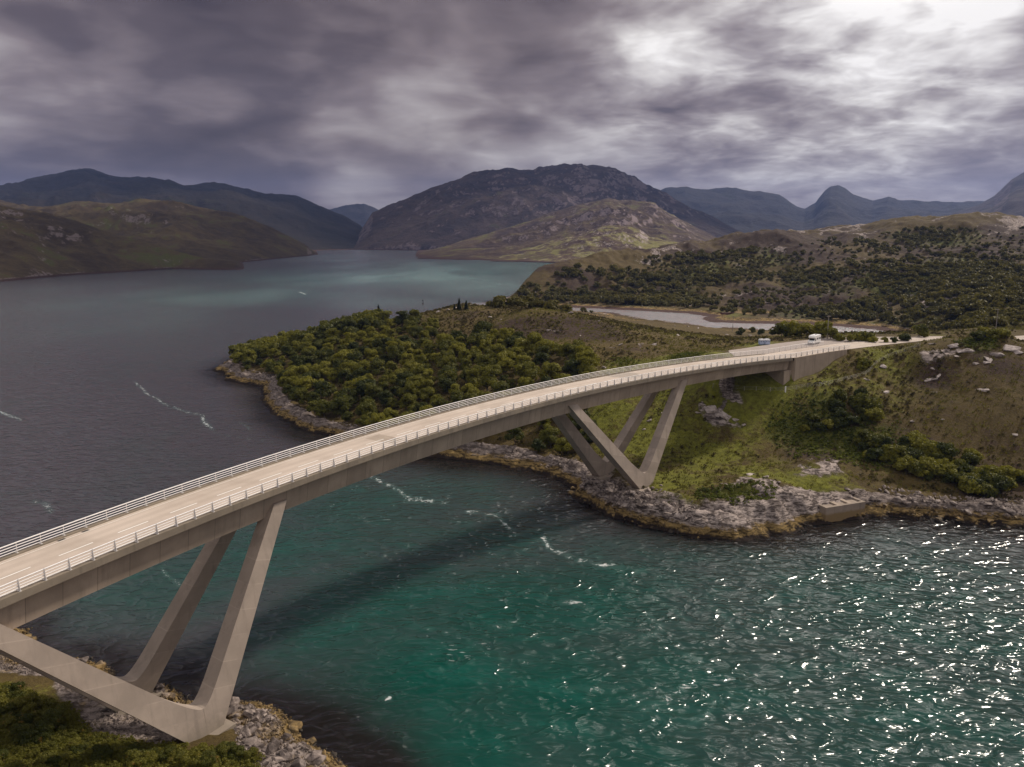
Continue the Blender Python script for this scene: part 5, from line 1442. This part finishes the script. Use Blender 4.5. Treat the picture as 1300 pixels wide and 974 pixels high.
CR = [(903, 517, 2.2, 'pale crag top of the outcrop right of the far pier'), (912, 521, 1.8, 'pale lump in the middle of the outcrop right of the far pier'), (921, 526, 1.7, 'ragged pale block of the outcrop right of the far pier'), (933, 533, 1.3, 'lower right pale block of the outcrop right of the far pier'), (893, 514, 1.2, 'upper left pale block of the outcrop right of the far pier'), (886, 524, 1.1, 'dark low block at the left foot of the outcrop by the far pier'),
      (944, 540, .9, 'small pale stone ending the outcrop right of the far pier'), (953, 602, 2.0, 'flat white rock crowning the green mound by the shore'), (972, 606, 1.0, 'white stone right of the flat white rock on the green mound'), (988, 612, .7, 'small white stone on the grass behind the green mound'), (1185, 479, 1.9, 'broken white rock of the crag on the right slope'), (1192, 477, 1.3, 'right hand white block of the crag on the right slope'), (1178, 483, 1.2, 'lower white block of the crag on the right slope'),
      (1184, 468, .8, 'white stone just above the crag on the right slope'), (1246, 493, 2.0, 'long white slab lying alone on the dark right slope'), (1214, 438, 2.4, 'smooth pale slab at the upper left of the road cutting'), (1224, 444, 2.0, 'pinkish pale slab below the first slab of the road cutting'), (1216, 453, 1.2, 'small pale rock under the slabs of the cutting'), (1283, 441, 2.6, 'large pale rock face at the top of the cutting'), (1270, 448, 2.6, 'broad pale rock face in the cutting'), (1259, 455, 2.2, 'middle pale rock of the cutting'), (1250, 459, 1.6, 'lowest pale rock of the cutting'), (1239, 462, .9, 'little pale rock below the cutting faces'), (1292, 446, 1.8, 'pale rock at the right end of the cutting'),
      (1183, 437, 1.2, 'rough pale rock where the road disappears'), (697, 420, 1.1, 'white boulder on the heather knoll, left of two'), (706, 421, 1.2, 'white boulder on the heather knoll, right of two'), (787, 438, 1.1, 'white boulder alone on the field below the knoll'), (829, 438, 1.6, 'pale rock in the dark hollow of the field'), (748, 468, .8, 'white stone in the green gap beside the wood'), (768, 467, 1.0, 'grey stone at the wood edge above the bridge'), (623, 403, 1.1, 'white boulder on the brown ridge above the wood'), (580, 391, 1.2, 'white rock on the crest below the conifer pair'), (569, 394, 1.3, 'pale slab on the rocky crest knoll'), (556, 396, 1.0, 'pale stone left on the rocky crest knoll'),
      (724, 398, 1.3, 'pale slab on the top of the heather knoll'), (760, 408, 1.0, 'white stone on the right side of the knoll'), (860, 426, .9, 'white stone alone in the field before the lochan'), (952, 426, 1.2, 'white boulder on the bank above the lochan'), (923, 425, .8, 'small white boulder on the bank left of the pole'), (1157, 535, 1.2, 'white boulder on the lower right slope'), (1166, 560, .9, 'pale stone above the scrub on the lower right slope'), (1126, 498, 1.1, 'pale stone at the top of the slope path'), (1121, 466, 1.4, 'pale rock on the slope below the road bend'), (1100, 482, 1.1, 'pale rock beside the fence on the slope'), (1196, 533, .7, 'white stone in the middle of the dark right slope'),
      (1187, 498, .7, 'white stone below the crag on the right slope'), (803, 625, .9, 'dark stone under the far pier strut'), (818, 545, .8, 'grey stone seen through the far pier legs'), (824, 534, 1.2, 'pale rock seen between the far pier legs'), (801, 530, .9, 'pale rock left of another seen through the far pier legs'), (1255, 520, .6, 'white speck of stone high on the dark right slope'), (1288, 552, .9, 'white stone at the right edge of the slope')]
for px, py, sc, lab in CR:
    big_ = sc > 1.4
    boulder_at(px, py, sc * (1.0 if big_ else (1.25 if py < 445 and px < 960 else .9)), lab, 'pale rocks on the headland slopes', FB, RP, -0.28 if big_ else 0.0, (1.4, 1.15, .8) if big_ else (1.2, 1.0, .7))
# rubble: far too many to count
rx_ = rng.uniform(-150, 190, 140000); ry_ = rng.uniform(120, 360, 140000); sdv = poly_sd(POLY_B, rx_, ry_)
ok = (sdv > -1.8) & (sdv < 8.5); rx_, ry_, sdv = rx_[ok], ry_[ok], sdv[ok]; rz_ = FB.z(rx_, ry_)
ok = (rz_ > -0.5) & (rz_ < 5) & (fbm(rx_, ry_, 16, 3, 341) + 0.7 * sstep(60, 90, rx_) > 0.12); rx_, ry_, rz_ = rx_[ok][:4200], ry_[ok][:4200], rz_[ok][:4200]; n = len(rx_)
SMALL = [[hull_rock(800 + i, 9, (1, .8, .65))] for i in range(8)]
o = scatter('shore_rubble', SMALL, np.stack([rx_, ry_, rz_ + .05], 1), 0.16 + 0.75 * rng.random(n) ** 2.2, rng.uniform(0, 6.28, n), M['rock'])
tag(o, 'broken rock and weedy stones along the headland shore', 'rubble', kind='stuff')
ax = rng.uniform(-75, -8, 60000); ay = rng.uniform(50, 110, 60000); sdv = poly_sd(POLY_A, ax, ay); az_ = FA.z(ax, ay); qx, qy = project(ax, ay, az_)
ok = (sdv > -1.5) & (az_ > -0.6) & ((sdv < 5) | inpoly([(130, 900), (240, 930), (215, 948), (110, 925)], qx, qy) | inpoly([(290, 890), (470, 985), (330, 985), (300, 940)], qx, qy))
ax, ay, az_ = ax[ok][:7500], ay[ok][:7500], az_[ok][:7500]; n = len(ax)
o = scatter('bank_rubble', SMALL, np.stack([ax, ay, az_ + .03], 1), 0.12 + 0.34 * rng.random(n) ** 2, rng.uniform(0, 6.28, n), M['rock'])
tag(o, 'small stones and shingle on the near shore', 'rubble', kind='stuff')
# outcrops scattered over the hill beyond
hx = rng.uniform(-40, 760, 20000); hy = rng.uniform(420, 950, 20000); hz = FB.z(hx, hy)
ok = (poly_sd(POLY_B, hx, hy) > 14) & (fbm(hx, hy, 60, 4, 331) > 0.12); hx, hy, hz = hx[ok][:900], hy[ok][:900], hz[ok][:900]; n = len(hx)
o = scatter('scattered_rocks', SMALL, np.stack([hx, hy, hz], 1), 0.4 + 1.5 * rng.random(n) ** 3, rng.uniform(0, 6.28, n), M['rock_pale'])
tag(o, 'pale stones scattered over the far hill', 'rubble', kind='stuff')
fx_ = rng.uniform(-60, 230, 9000); fy_ = rng.uniform(150, 420, 9000); fz_ = FB.z(fx_, fy_); s_, r_ = bsr(fx_, fy_)
ok = (poly_sd(POLY_B, fx_, fy_) > 12) & (fbm(fx_, fy_, 25, 3, 335) > 0.1) & ~((r_ > -2) & (r_ < 28) & (s_ > -275)); fx_, fy_, fz_ = fx_[ok][:420], fy_[ok][:420], fz_[ok][:420]; n = len(fx_)
o = scatter('field_stones', SMALL, np.stack([fx_, fy_, fz_], 1), 0.15 + 0.6 * rng.random(n) ** 3, rng.uniform(0, 6.28, n), M['rock_pale'])
tag(o, 'pale small stones strewn through the headland grass', 'stones', kind='stuff')


# ------------------------------------------------------------------ concrete quay
def quay():
    zt = 3.3
    P = [at_z(1049, 645, zt), at_z(1099, 637, zt), at_z(1086, 629, zt), at_z(1032, 636, zt)]
    P = np.array([(float(a), float(b)) for a, b in P])
    # square it up: front edge fixed, depth 5.5 m straight back
    d = P[1] - P[0]; L = np.linalg.norm(d); d /= L; nrm = np.array([-d[1], d[0]])
    Q = lambda a, b: P[0] + d * a + nrm * b
    t = empty('quay', (float(P[0][0]), float(P[0][1]), 0)); tag(t, 'weathered concrete quay block with an open top at the water edge', 'quay')
    o = np.array([P[0][0], P[0][1], 0])

    def blk(a0, a1, b0, b1, z0, z1):
        c = [(*Q(a, b), z) for z in (z0, z1) for a, b in ((a0, b0), (a1, b0), (a1, b1), (a0, b1))]
        v, f = hexa(c); return v - o, f
    D = 6.0
    m = concrete_mat('quay_concrete', (0.26, 0.205, 0.16), 0.8)
    tt = NT.__new__(NT); tt.t = m.node_tree
    b = [n for n in m.node_tree.nodes if n.type == 'BSDF_PRINCIPLED'][0]; src = b.inputs['Base Color'].links[0].from_socket
    p = geo_pos(tt); sp = tt.n('ShaderNodeSeparateXYZ'); tt.link(p, sp.inputs[0])
    wet = tt.ss(tt.m('ADD', sp.outputs[2], tt.m('MULTIPLY', tt.noise(p, 1.5, 4, 0.6), 0.8)), 1.9, 2.6, 1, 0)
    tt.link(tt.mix(wet, src, (0.20, 0.135, 0.06)), b.inputs['Base Color'])
    add_obj('front_wall', mk_mesh('front_wall', [blk(0, L, 0, 0.6, -2.5, zt)]), m, t)
    add_obj('side_wall', mk_mesh('side_wall', [blk(0, 0.6, 0.603, D, -2.5, zt - .004)]), m, t)
    add_obj('side_wall', mk_mesh('side_wall', [blk(L - 0.6, L, 0.603, D, -2.5, zt - .004)]), m, t)
    add_obj('floor_slab', mk_mesh('floor_slab', [blk(0.6, L - 0.6, 0.603, D, -2.5, zt - 0.3)]), m, t)
    for a in (L * .33, L * .62):
        add_obj('cross_beam', mk_mesh('cross_beam', [blk(a, a + 0.9, 0.603, D, zt - 0.295, zt - 0.02)]), M['concrete'], t)


quay()

# ------------------------------------------------------------------ motorhome
def bevel_box(name, x0, x1, y0, y1, z0, z1, mat, parent, bev=0.06, cuts=None):
    bm = bmesh.new(); v, f = box_vf(x0, x1, y0, y1, z0, z1)
    vs = [bm.verts.new(p) for p in v]; [bm.faces.new([vs[i] for i in q]) for q in f]
    if cuts: cuts(vs)
    bmesh.ops.recalc_face_normals(bm, faces=bm.faces)
    if bev: bmesh.ops.bevel(bm, geom=bm.edges[:], offset=bev, segments=2, affect='EDGES', clamp_overlap=True)
    me = bpy.data.meshes.new(name); bm.to_mesh(me); bm.free()
    return add_obj(name, me, mat, parent)


def prism(name, outline, y0, y1, mat, parent, bev=0.05):
    """side outline (x, z) extruded across y"""
    bm = bmesh.new(); a = [bm.verts.new((x, y0, z)) for x, z in outline]; b = [bm.verts.new((x, y1, z)) for x, z in outline]; n = len(a)
    bm.faces.new(a); bm.faces.new(b[::-1])
    for i in range(n): bm.faces.new((a[i], b[i], b[(i + 1) % n], a[(i + 1) % n]))
    bmesh.ops.recalc_face_normals(bm, faces=bm.faces)
    if bev: bmesh.ops.bevel(bm, geom=bm.edges[:], offset=bev, segments=2, affect='EDGES', clamp_overlap=True)
    me = bpy.data.meshes.new(name); bm.to_mesh(me); bm.free()
    return add_obj(name, me, mat, parent)


def car_paint(name, col):
    m = simple_mat(name, col, 0.3, 0, 0.04, 1.0); return m


glass = simple_mat('dark_glass', (0.015, 0.017, 0.02), 0.08, 0, 0.1)
rubber = simple_mat('tyre_rubber', (0.02, 0.02, 0.02), 0.85, 0, 0.2)
steel = simple_mat('wheel_steel', (0.45, 0.45, 0.46), 0.4, 0.6, 0.1)
white = car_paint('white_paint', (0.8, 0.79, 0.77)); grey_trim = simple_mat('grey_trim', (0.12, 0.12, 0.13), 0.6)


def wheel(parent, x, y, r=0.34, w=0.22):
    wv = empty('wheel', (x, y, r)); wv.parent = parent
    s = 1 if y > 0 else -1
    add_obj('tyre', mk_mesh('tyre', tube_caps((0, -w / 2, 0), (0, w / 2, 0), r, n=20)), rubber, wv)
    add_obj('rim', mk_mesh('rim', tube_caps((0, s * (w / 2 + .004), 0), (0, s * (w / 2 + .02), 0), r * .62, n=16)), steel, wv)


sx_, sy_ = at_z(1033, 436.5, 26.05)
s_, r_ = [float(q) for q in bsr(sx_, sy_)]
mz = float(deck_z(s_)) - 0.004
heading = -s_ / BR * 1.0
mh = empty('motorhome', (float(sx_), float(sy_), mz), math.pi + 0.85); mh.scale = (.9, .9, .9)
tag(mh, 'white coachbuilt motorhome parked in the lay-by', 'motorhome')
# x forward, y left
prism('coach_body', [(-3.1, 0.55), (0.95, 0.55), (0.95, 1.95), (2.0, 2.15), (2.0, 2.55), (1.55, 2.92), (-2.95, 2.92), (-3.1, 2.75)], -1.1, 1.1, white, mh, 0.07)
prism('cab', [(0.955, 0.42), (2.95, 0.42), (2.98, 0.95), (2.75, 1.18), (2.15, 1.28), (1.42, 1.98), (0.955, 1.99)], -0.98, 0.98, white, mh, 0.06)
prism('windscreen', [(2.17, 1.30), (2.14, 1.27), (1.50, 1.88), (1.53, 1.91)], -0.85, 0.85, glass, mh, 0)
for y0, y1 in ((-1.0, -0.985), (0.985, 1.0)):
    prism('cab_window', [(1.15, 1.3), (1.95, 1.3), (1.45, 1.82), (1.15, 1.86)], y0, y1, glass, mh, 0)
for y0, y1 in ((-1.125, -1.105), (1.105, 1.125)):
    for a, b_ in ((-2.7, -1.9), (-0.6, 0.35)):
        prism('side_window', [(a, 1.55), (b_, 1.55), (b_, 2.1), (a, 2.1)], y0, y1, glass, mh, 0)
    prism('skirt', [(-3.05, 0.36), (0.9, 0.36), (0.9, 0.546), (-3.05, 0.546)], y0 * .96, y1 * .96, grey_trim, mh, 0)
dr = prism('door', [(-1.7, 0.62), (-0.95, 0.62), (-0.95, 2.35), (-1.7, 2.35)], 1.105, 1.13, white, mh, 0.008)
prism('pane', [(-1.55, 1.6), (-1.1, 1.6), (-1.1, 2.15), (-1.55, 2.15)], 1.131, 1.14, glass, dr, 0)
bevel_box('bumper', 2.9, 3.06, -0.95, 0.95, 0.35, 0.62, grey_trim, mh, 0.05)
for y in (-0.72, 0.72): bevel_box('headlight', 2.93, 3.0, y - .17, y + .17, 0.72, 0.94, simple_mat('lamp_glass', (0.6, 0.6, 0.6), 0.1), mh, 0.02)
for y in (-0.95, 0.95): bevel_box('tail_light', -3.13, -3.095, y - .07, y + .07, 0.75, 1.2, simple_mat('red_lens', (0.35, 0.02, 0.02), 0.2), mh, 0.01)
for y in (-1.08, 1.08): bevel_box('mirror', 1.7, 1.8, y - .1, y + .1, 1.3, 1.62, grey_trim, mh, 0.02)
bevel_box('roof_vent', -1.4, -0.9, -0.25, 0.25, 2.925, 3.03, grey_trim, mh, 0.03); bevel_box('roof_vent', 0.3, 0.7, -0.2, 0.2, 2.925, 3.0, white, mh, 0.03)
for x in (-1.9, 2.2):
    for y in (-0.88, 0.88): wheel(mh, x, y)

# ------------------------------------------------------------------ two recycling banks
blue = simple_mat('pale_blue_bank', (0.36, 0.42, 0.58), 0.6, 0, 0.12); lid = simple_mat('white_lid', (0.72, 0.72, 0.74), 0.5, 0, 0.06)
for px, lab in ((966.5, 'pale blue recycling bank with a white lid in the lay-by, left of two'), (973.5, 'pale blue recycling bank with a white lid in the lay-by, right of two')):
    x, y = [float(q) for q in at_z(px, 437.6, 25.9)]; z = float(deck_z(float(bsr(x, y)[0]))) - 0.006
    t = empty('recycling_bank', (x, y, z), 0.15); tag(t, lab, 'recycling bank', 'recycling banks in the lay-by')
    prism('body', [(-.72, .06), (.72, .06), (.76, 1.25), (-.76, 1.25)], -.55, .55, blue, t, 0.04)
    l_ = prism('lid', [(-.78, 1.254), (.78, 1.254), (.62, 1.62), (-.62, 1.62)], -.6, .6, lid, t, 0.04)
    for xx in (-.35, .35): prism('slot', [(xx - .14, .85), (xx + .14, .85), (xx + .14, 1.1), (xx - .14, 1.1)], -.575, -.565, grey_trim, t, 0)
    for xx in (-.55, .55):
        add_obj('foot', mk_mesh('foot', [box_vf(xx - .08, xx + .08, -.45, .45, 0, .058)]), grey_trim, t)

# ------------------------------------------------------------------ utility poles, buoy, boat, signs, fence
wood_m = simple_mat('pole_wood', (0.22, 0.19, 0.16), 0.9, 0, 0.2, 2)
for px, py, h, lab in [(722, 393, 6.2, 'bare wooden utility pole on the crest of the heather knoll'), (930, 421, 9.0, 'wooden utility pole on the bank before the lochan'), (1050, 431, 7.5, 'dark wooden utility pole behind the white motorhome'), (1264, 419, 8.0, 'pale wooden utility pole at the foot of the right hill')]:
    q = FB.hit(px, py)
    if q is None: q = FB.hit(px, py + 5)
    if q is None: continue
    t = empty('utility_pole', (q[0], q[1], q[2] - 0.4), 0.4); tag(t, lab, 'utility pole', 'utility poles along the road')
    add_obj('pole', mk_mesh('pole', tube_caps((0, 0, 0), (0, 0, h + .4), 0.17, 0.12, 8)), wood_m, t)
    add_obj('crossarm', mk_mesh('crossarm', [box_vf(-.75, .75, -.13, -.05 + .15, h - .1, h + .06)]), wood_m, t)
    for x in (-.65, 0, .65): add_obj('insulator', mk_mesh('insulator', tube_caps((x, 0, h + .062), (x, 0, h + .26), .05, .04, 6)), grey_trim, t)

x, y = [float(v) for v in at_z(537, 386, 0)]
t = empty('buoy', (x, y, 0)); t.scale = (.75, .75, .62); tag(t, 'small dark channel buoy floating on the loch beyond the headland', 'buoy')
bm_d = simple_mat('buoy_paint', (0.05, 0.03, 0.03), 0.5)
add_obj('float', mk_mesh('float', tube_caps((0, 0, -.4), (0, 0, .8), 1.1, 0.9, 14)), bm_d, t)
add_obj('mast', mk_mesh('mast', [tube_vf((.5, .5, .8), (.12, .12, 4.2), .09, .06, 6), tube_vf((-.5, .5, .8), (-.12, .12, 4.2), .09, .06, 6), tube_vf((0, -.6, .8), (0, -.12, 4.2), .09, .06, 6)]), bm_d, t)
add_obj('topmark', mk_mesh('topmark', [(ICO2[0] * np.array([.7, .7, 1.0]) + np.array([0, 0, 4.7]), ICO2[1])]), bm_d, t)

q = FB.hit(923, 399.5) or (*[float(v) for v in at_z(923, 399, 0)], 0.2)
t = empty('boat', (q[0], q[1], q[2] + 0.1), 0.12); tag(t, 'long dark red boat drawn up on the lochan mud', 'boat')
st_ = np.linspace(-1, 1, 13); V = []
for f in st_:
    w = 1.35 * (1 - abs(f) ** 2.6) + 0.04; sh_ = 1.1 + 0.35 * f * f
    V += [(f * 5, -w, sh_), (f * 4.8, -w * .75, .35), (f * 4.6, 0, 0), (f * 4.8, w * .75, .35), (f * 5, w, sh_), (f * 4.9, w * .82, sh_ - .02), (f * 4.6, 0, .3), (f * 4.9, -w * .82, sh_ - .02)]
V = np.array(V); Fb = [(i * 8 + j, i * 8 + (j + 1) % 8, (i + 1) * 8 + (j + 1) % 8, (i + 1) * 8 + j) for i in range(12) for j in range(8)]
add_obj('hull', mk_mesh('hull', [(V, np.array(Fb)), (V[:8], np.array([tuple(range(8))])), (V[-8:], np.array([tuple(range(8))]))]), simple_mat('boat_red', (0.085, 0.025, 0.022), 0.6, 0, .3), t)
for f in (-2.2, 0, 2.2): add_obj('thwart', mk_mesh('thwart', [box_vf(f - .18, f + .18, -.95, .95, .72, .78)]), wood_m, t)

q = FB.hit(1249, 432)
if q:
    t = empty('road_sign', (q[0], q[1], q[2] - .2), 0.3); tag(t, 'dark blue sign board on two posts at the road side', 'road sign')
    add_obj('board', mk_mesh('board', [box_vf(-.75, .75, -.03, .03, 1.0, 2.2)]), simple_mat('sign_blue', (0.05, 0.055, 0.11), 0.5), t)
    for x in (-.55, .55): add_obj('post', mk_mesh('post', tube_caps((x, .08, 0), (x, .08, 2.1), .05, n=8)), grey_trim, t)

fence = empty('wire_fence', (0, 0, 0)); tag(fence, 'thin post and wire fence climbing the grass slope to the road', 'fence')
FP = [(905, 492), (930, 494), (960, 496), (996, 497), (1040, 491), (1075, 483), (1098, 477), (1112, 463), (1128, 454), (1148, 447), (1168, 440), (1186, 436)]
pts = [FB.hit(a, b) for a, b in FP]; pts = [np.array(q) for q in pts if q is not None]
path = []
for a, b in zip(pts[:-1], pts[1:]):
    n = max(1, int(np.linalg.norm((b - a)[:2]) / 3.0))
    for i in range(n):
        p = a + (b - a) * i / n; p[2] = float(FB.z(p[0], p[1])); path.append(p)
path = path[:95]
for p in path:
    add_obj('post', mk_mesh('post', [tube_vf(p - (0, 0, .4), p + (random.uniform(-.05, .05), random.uniform(-.05, .05), 1.15), .075, .065, 6)] + [(np.array([p + (dx, dy, 1.15) for dx, dy in ((-.06, -.06), (.06, -.06), (.06, .06), (-.06, .06))]), np.array([(0, 1, 2, 3)]))]), simple_mat('fence_wood', (0.33, 0.29, 0.23), 0.9) if 'fence_wood' not in bpy.data.materials else bpy.data.materials['fence_wood'], fence)
add_obj('wire', mk_mesh('wire', [tube_vf(a + (0, 0, h), b + (0, 0, h), .012, n=4) for a, b in zip(path[:-1], path[1:]) for h in (.35, .7, 1.05)]), steel, fence)

# ladder rungs on the nose of each near footing stay with the bridge; marker post below the abutment
q = FB.hit(997, 498)
if q:
    t = empty('marker_post', (q[0], q[1], q[2] - .3)); tag(t, 'white marker post standing alone below the far abutment', 'marker post')
    add_obj('shaft', mk_mesh('shaft', [box_vf(-.13, .13, -.06, .06, 0, 1.7)]), white, t); add_obj('cap', mk_mesh('cap', [box_vf(-.16, .16, -.09, .09, 1.702, 1.82)]), white, t)
q = FB.hit(736, 212)
print('objects', len(bpy.data.objects))
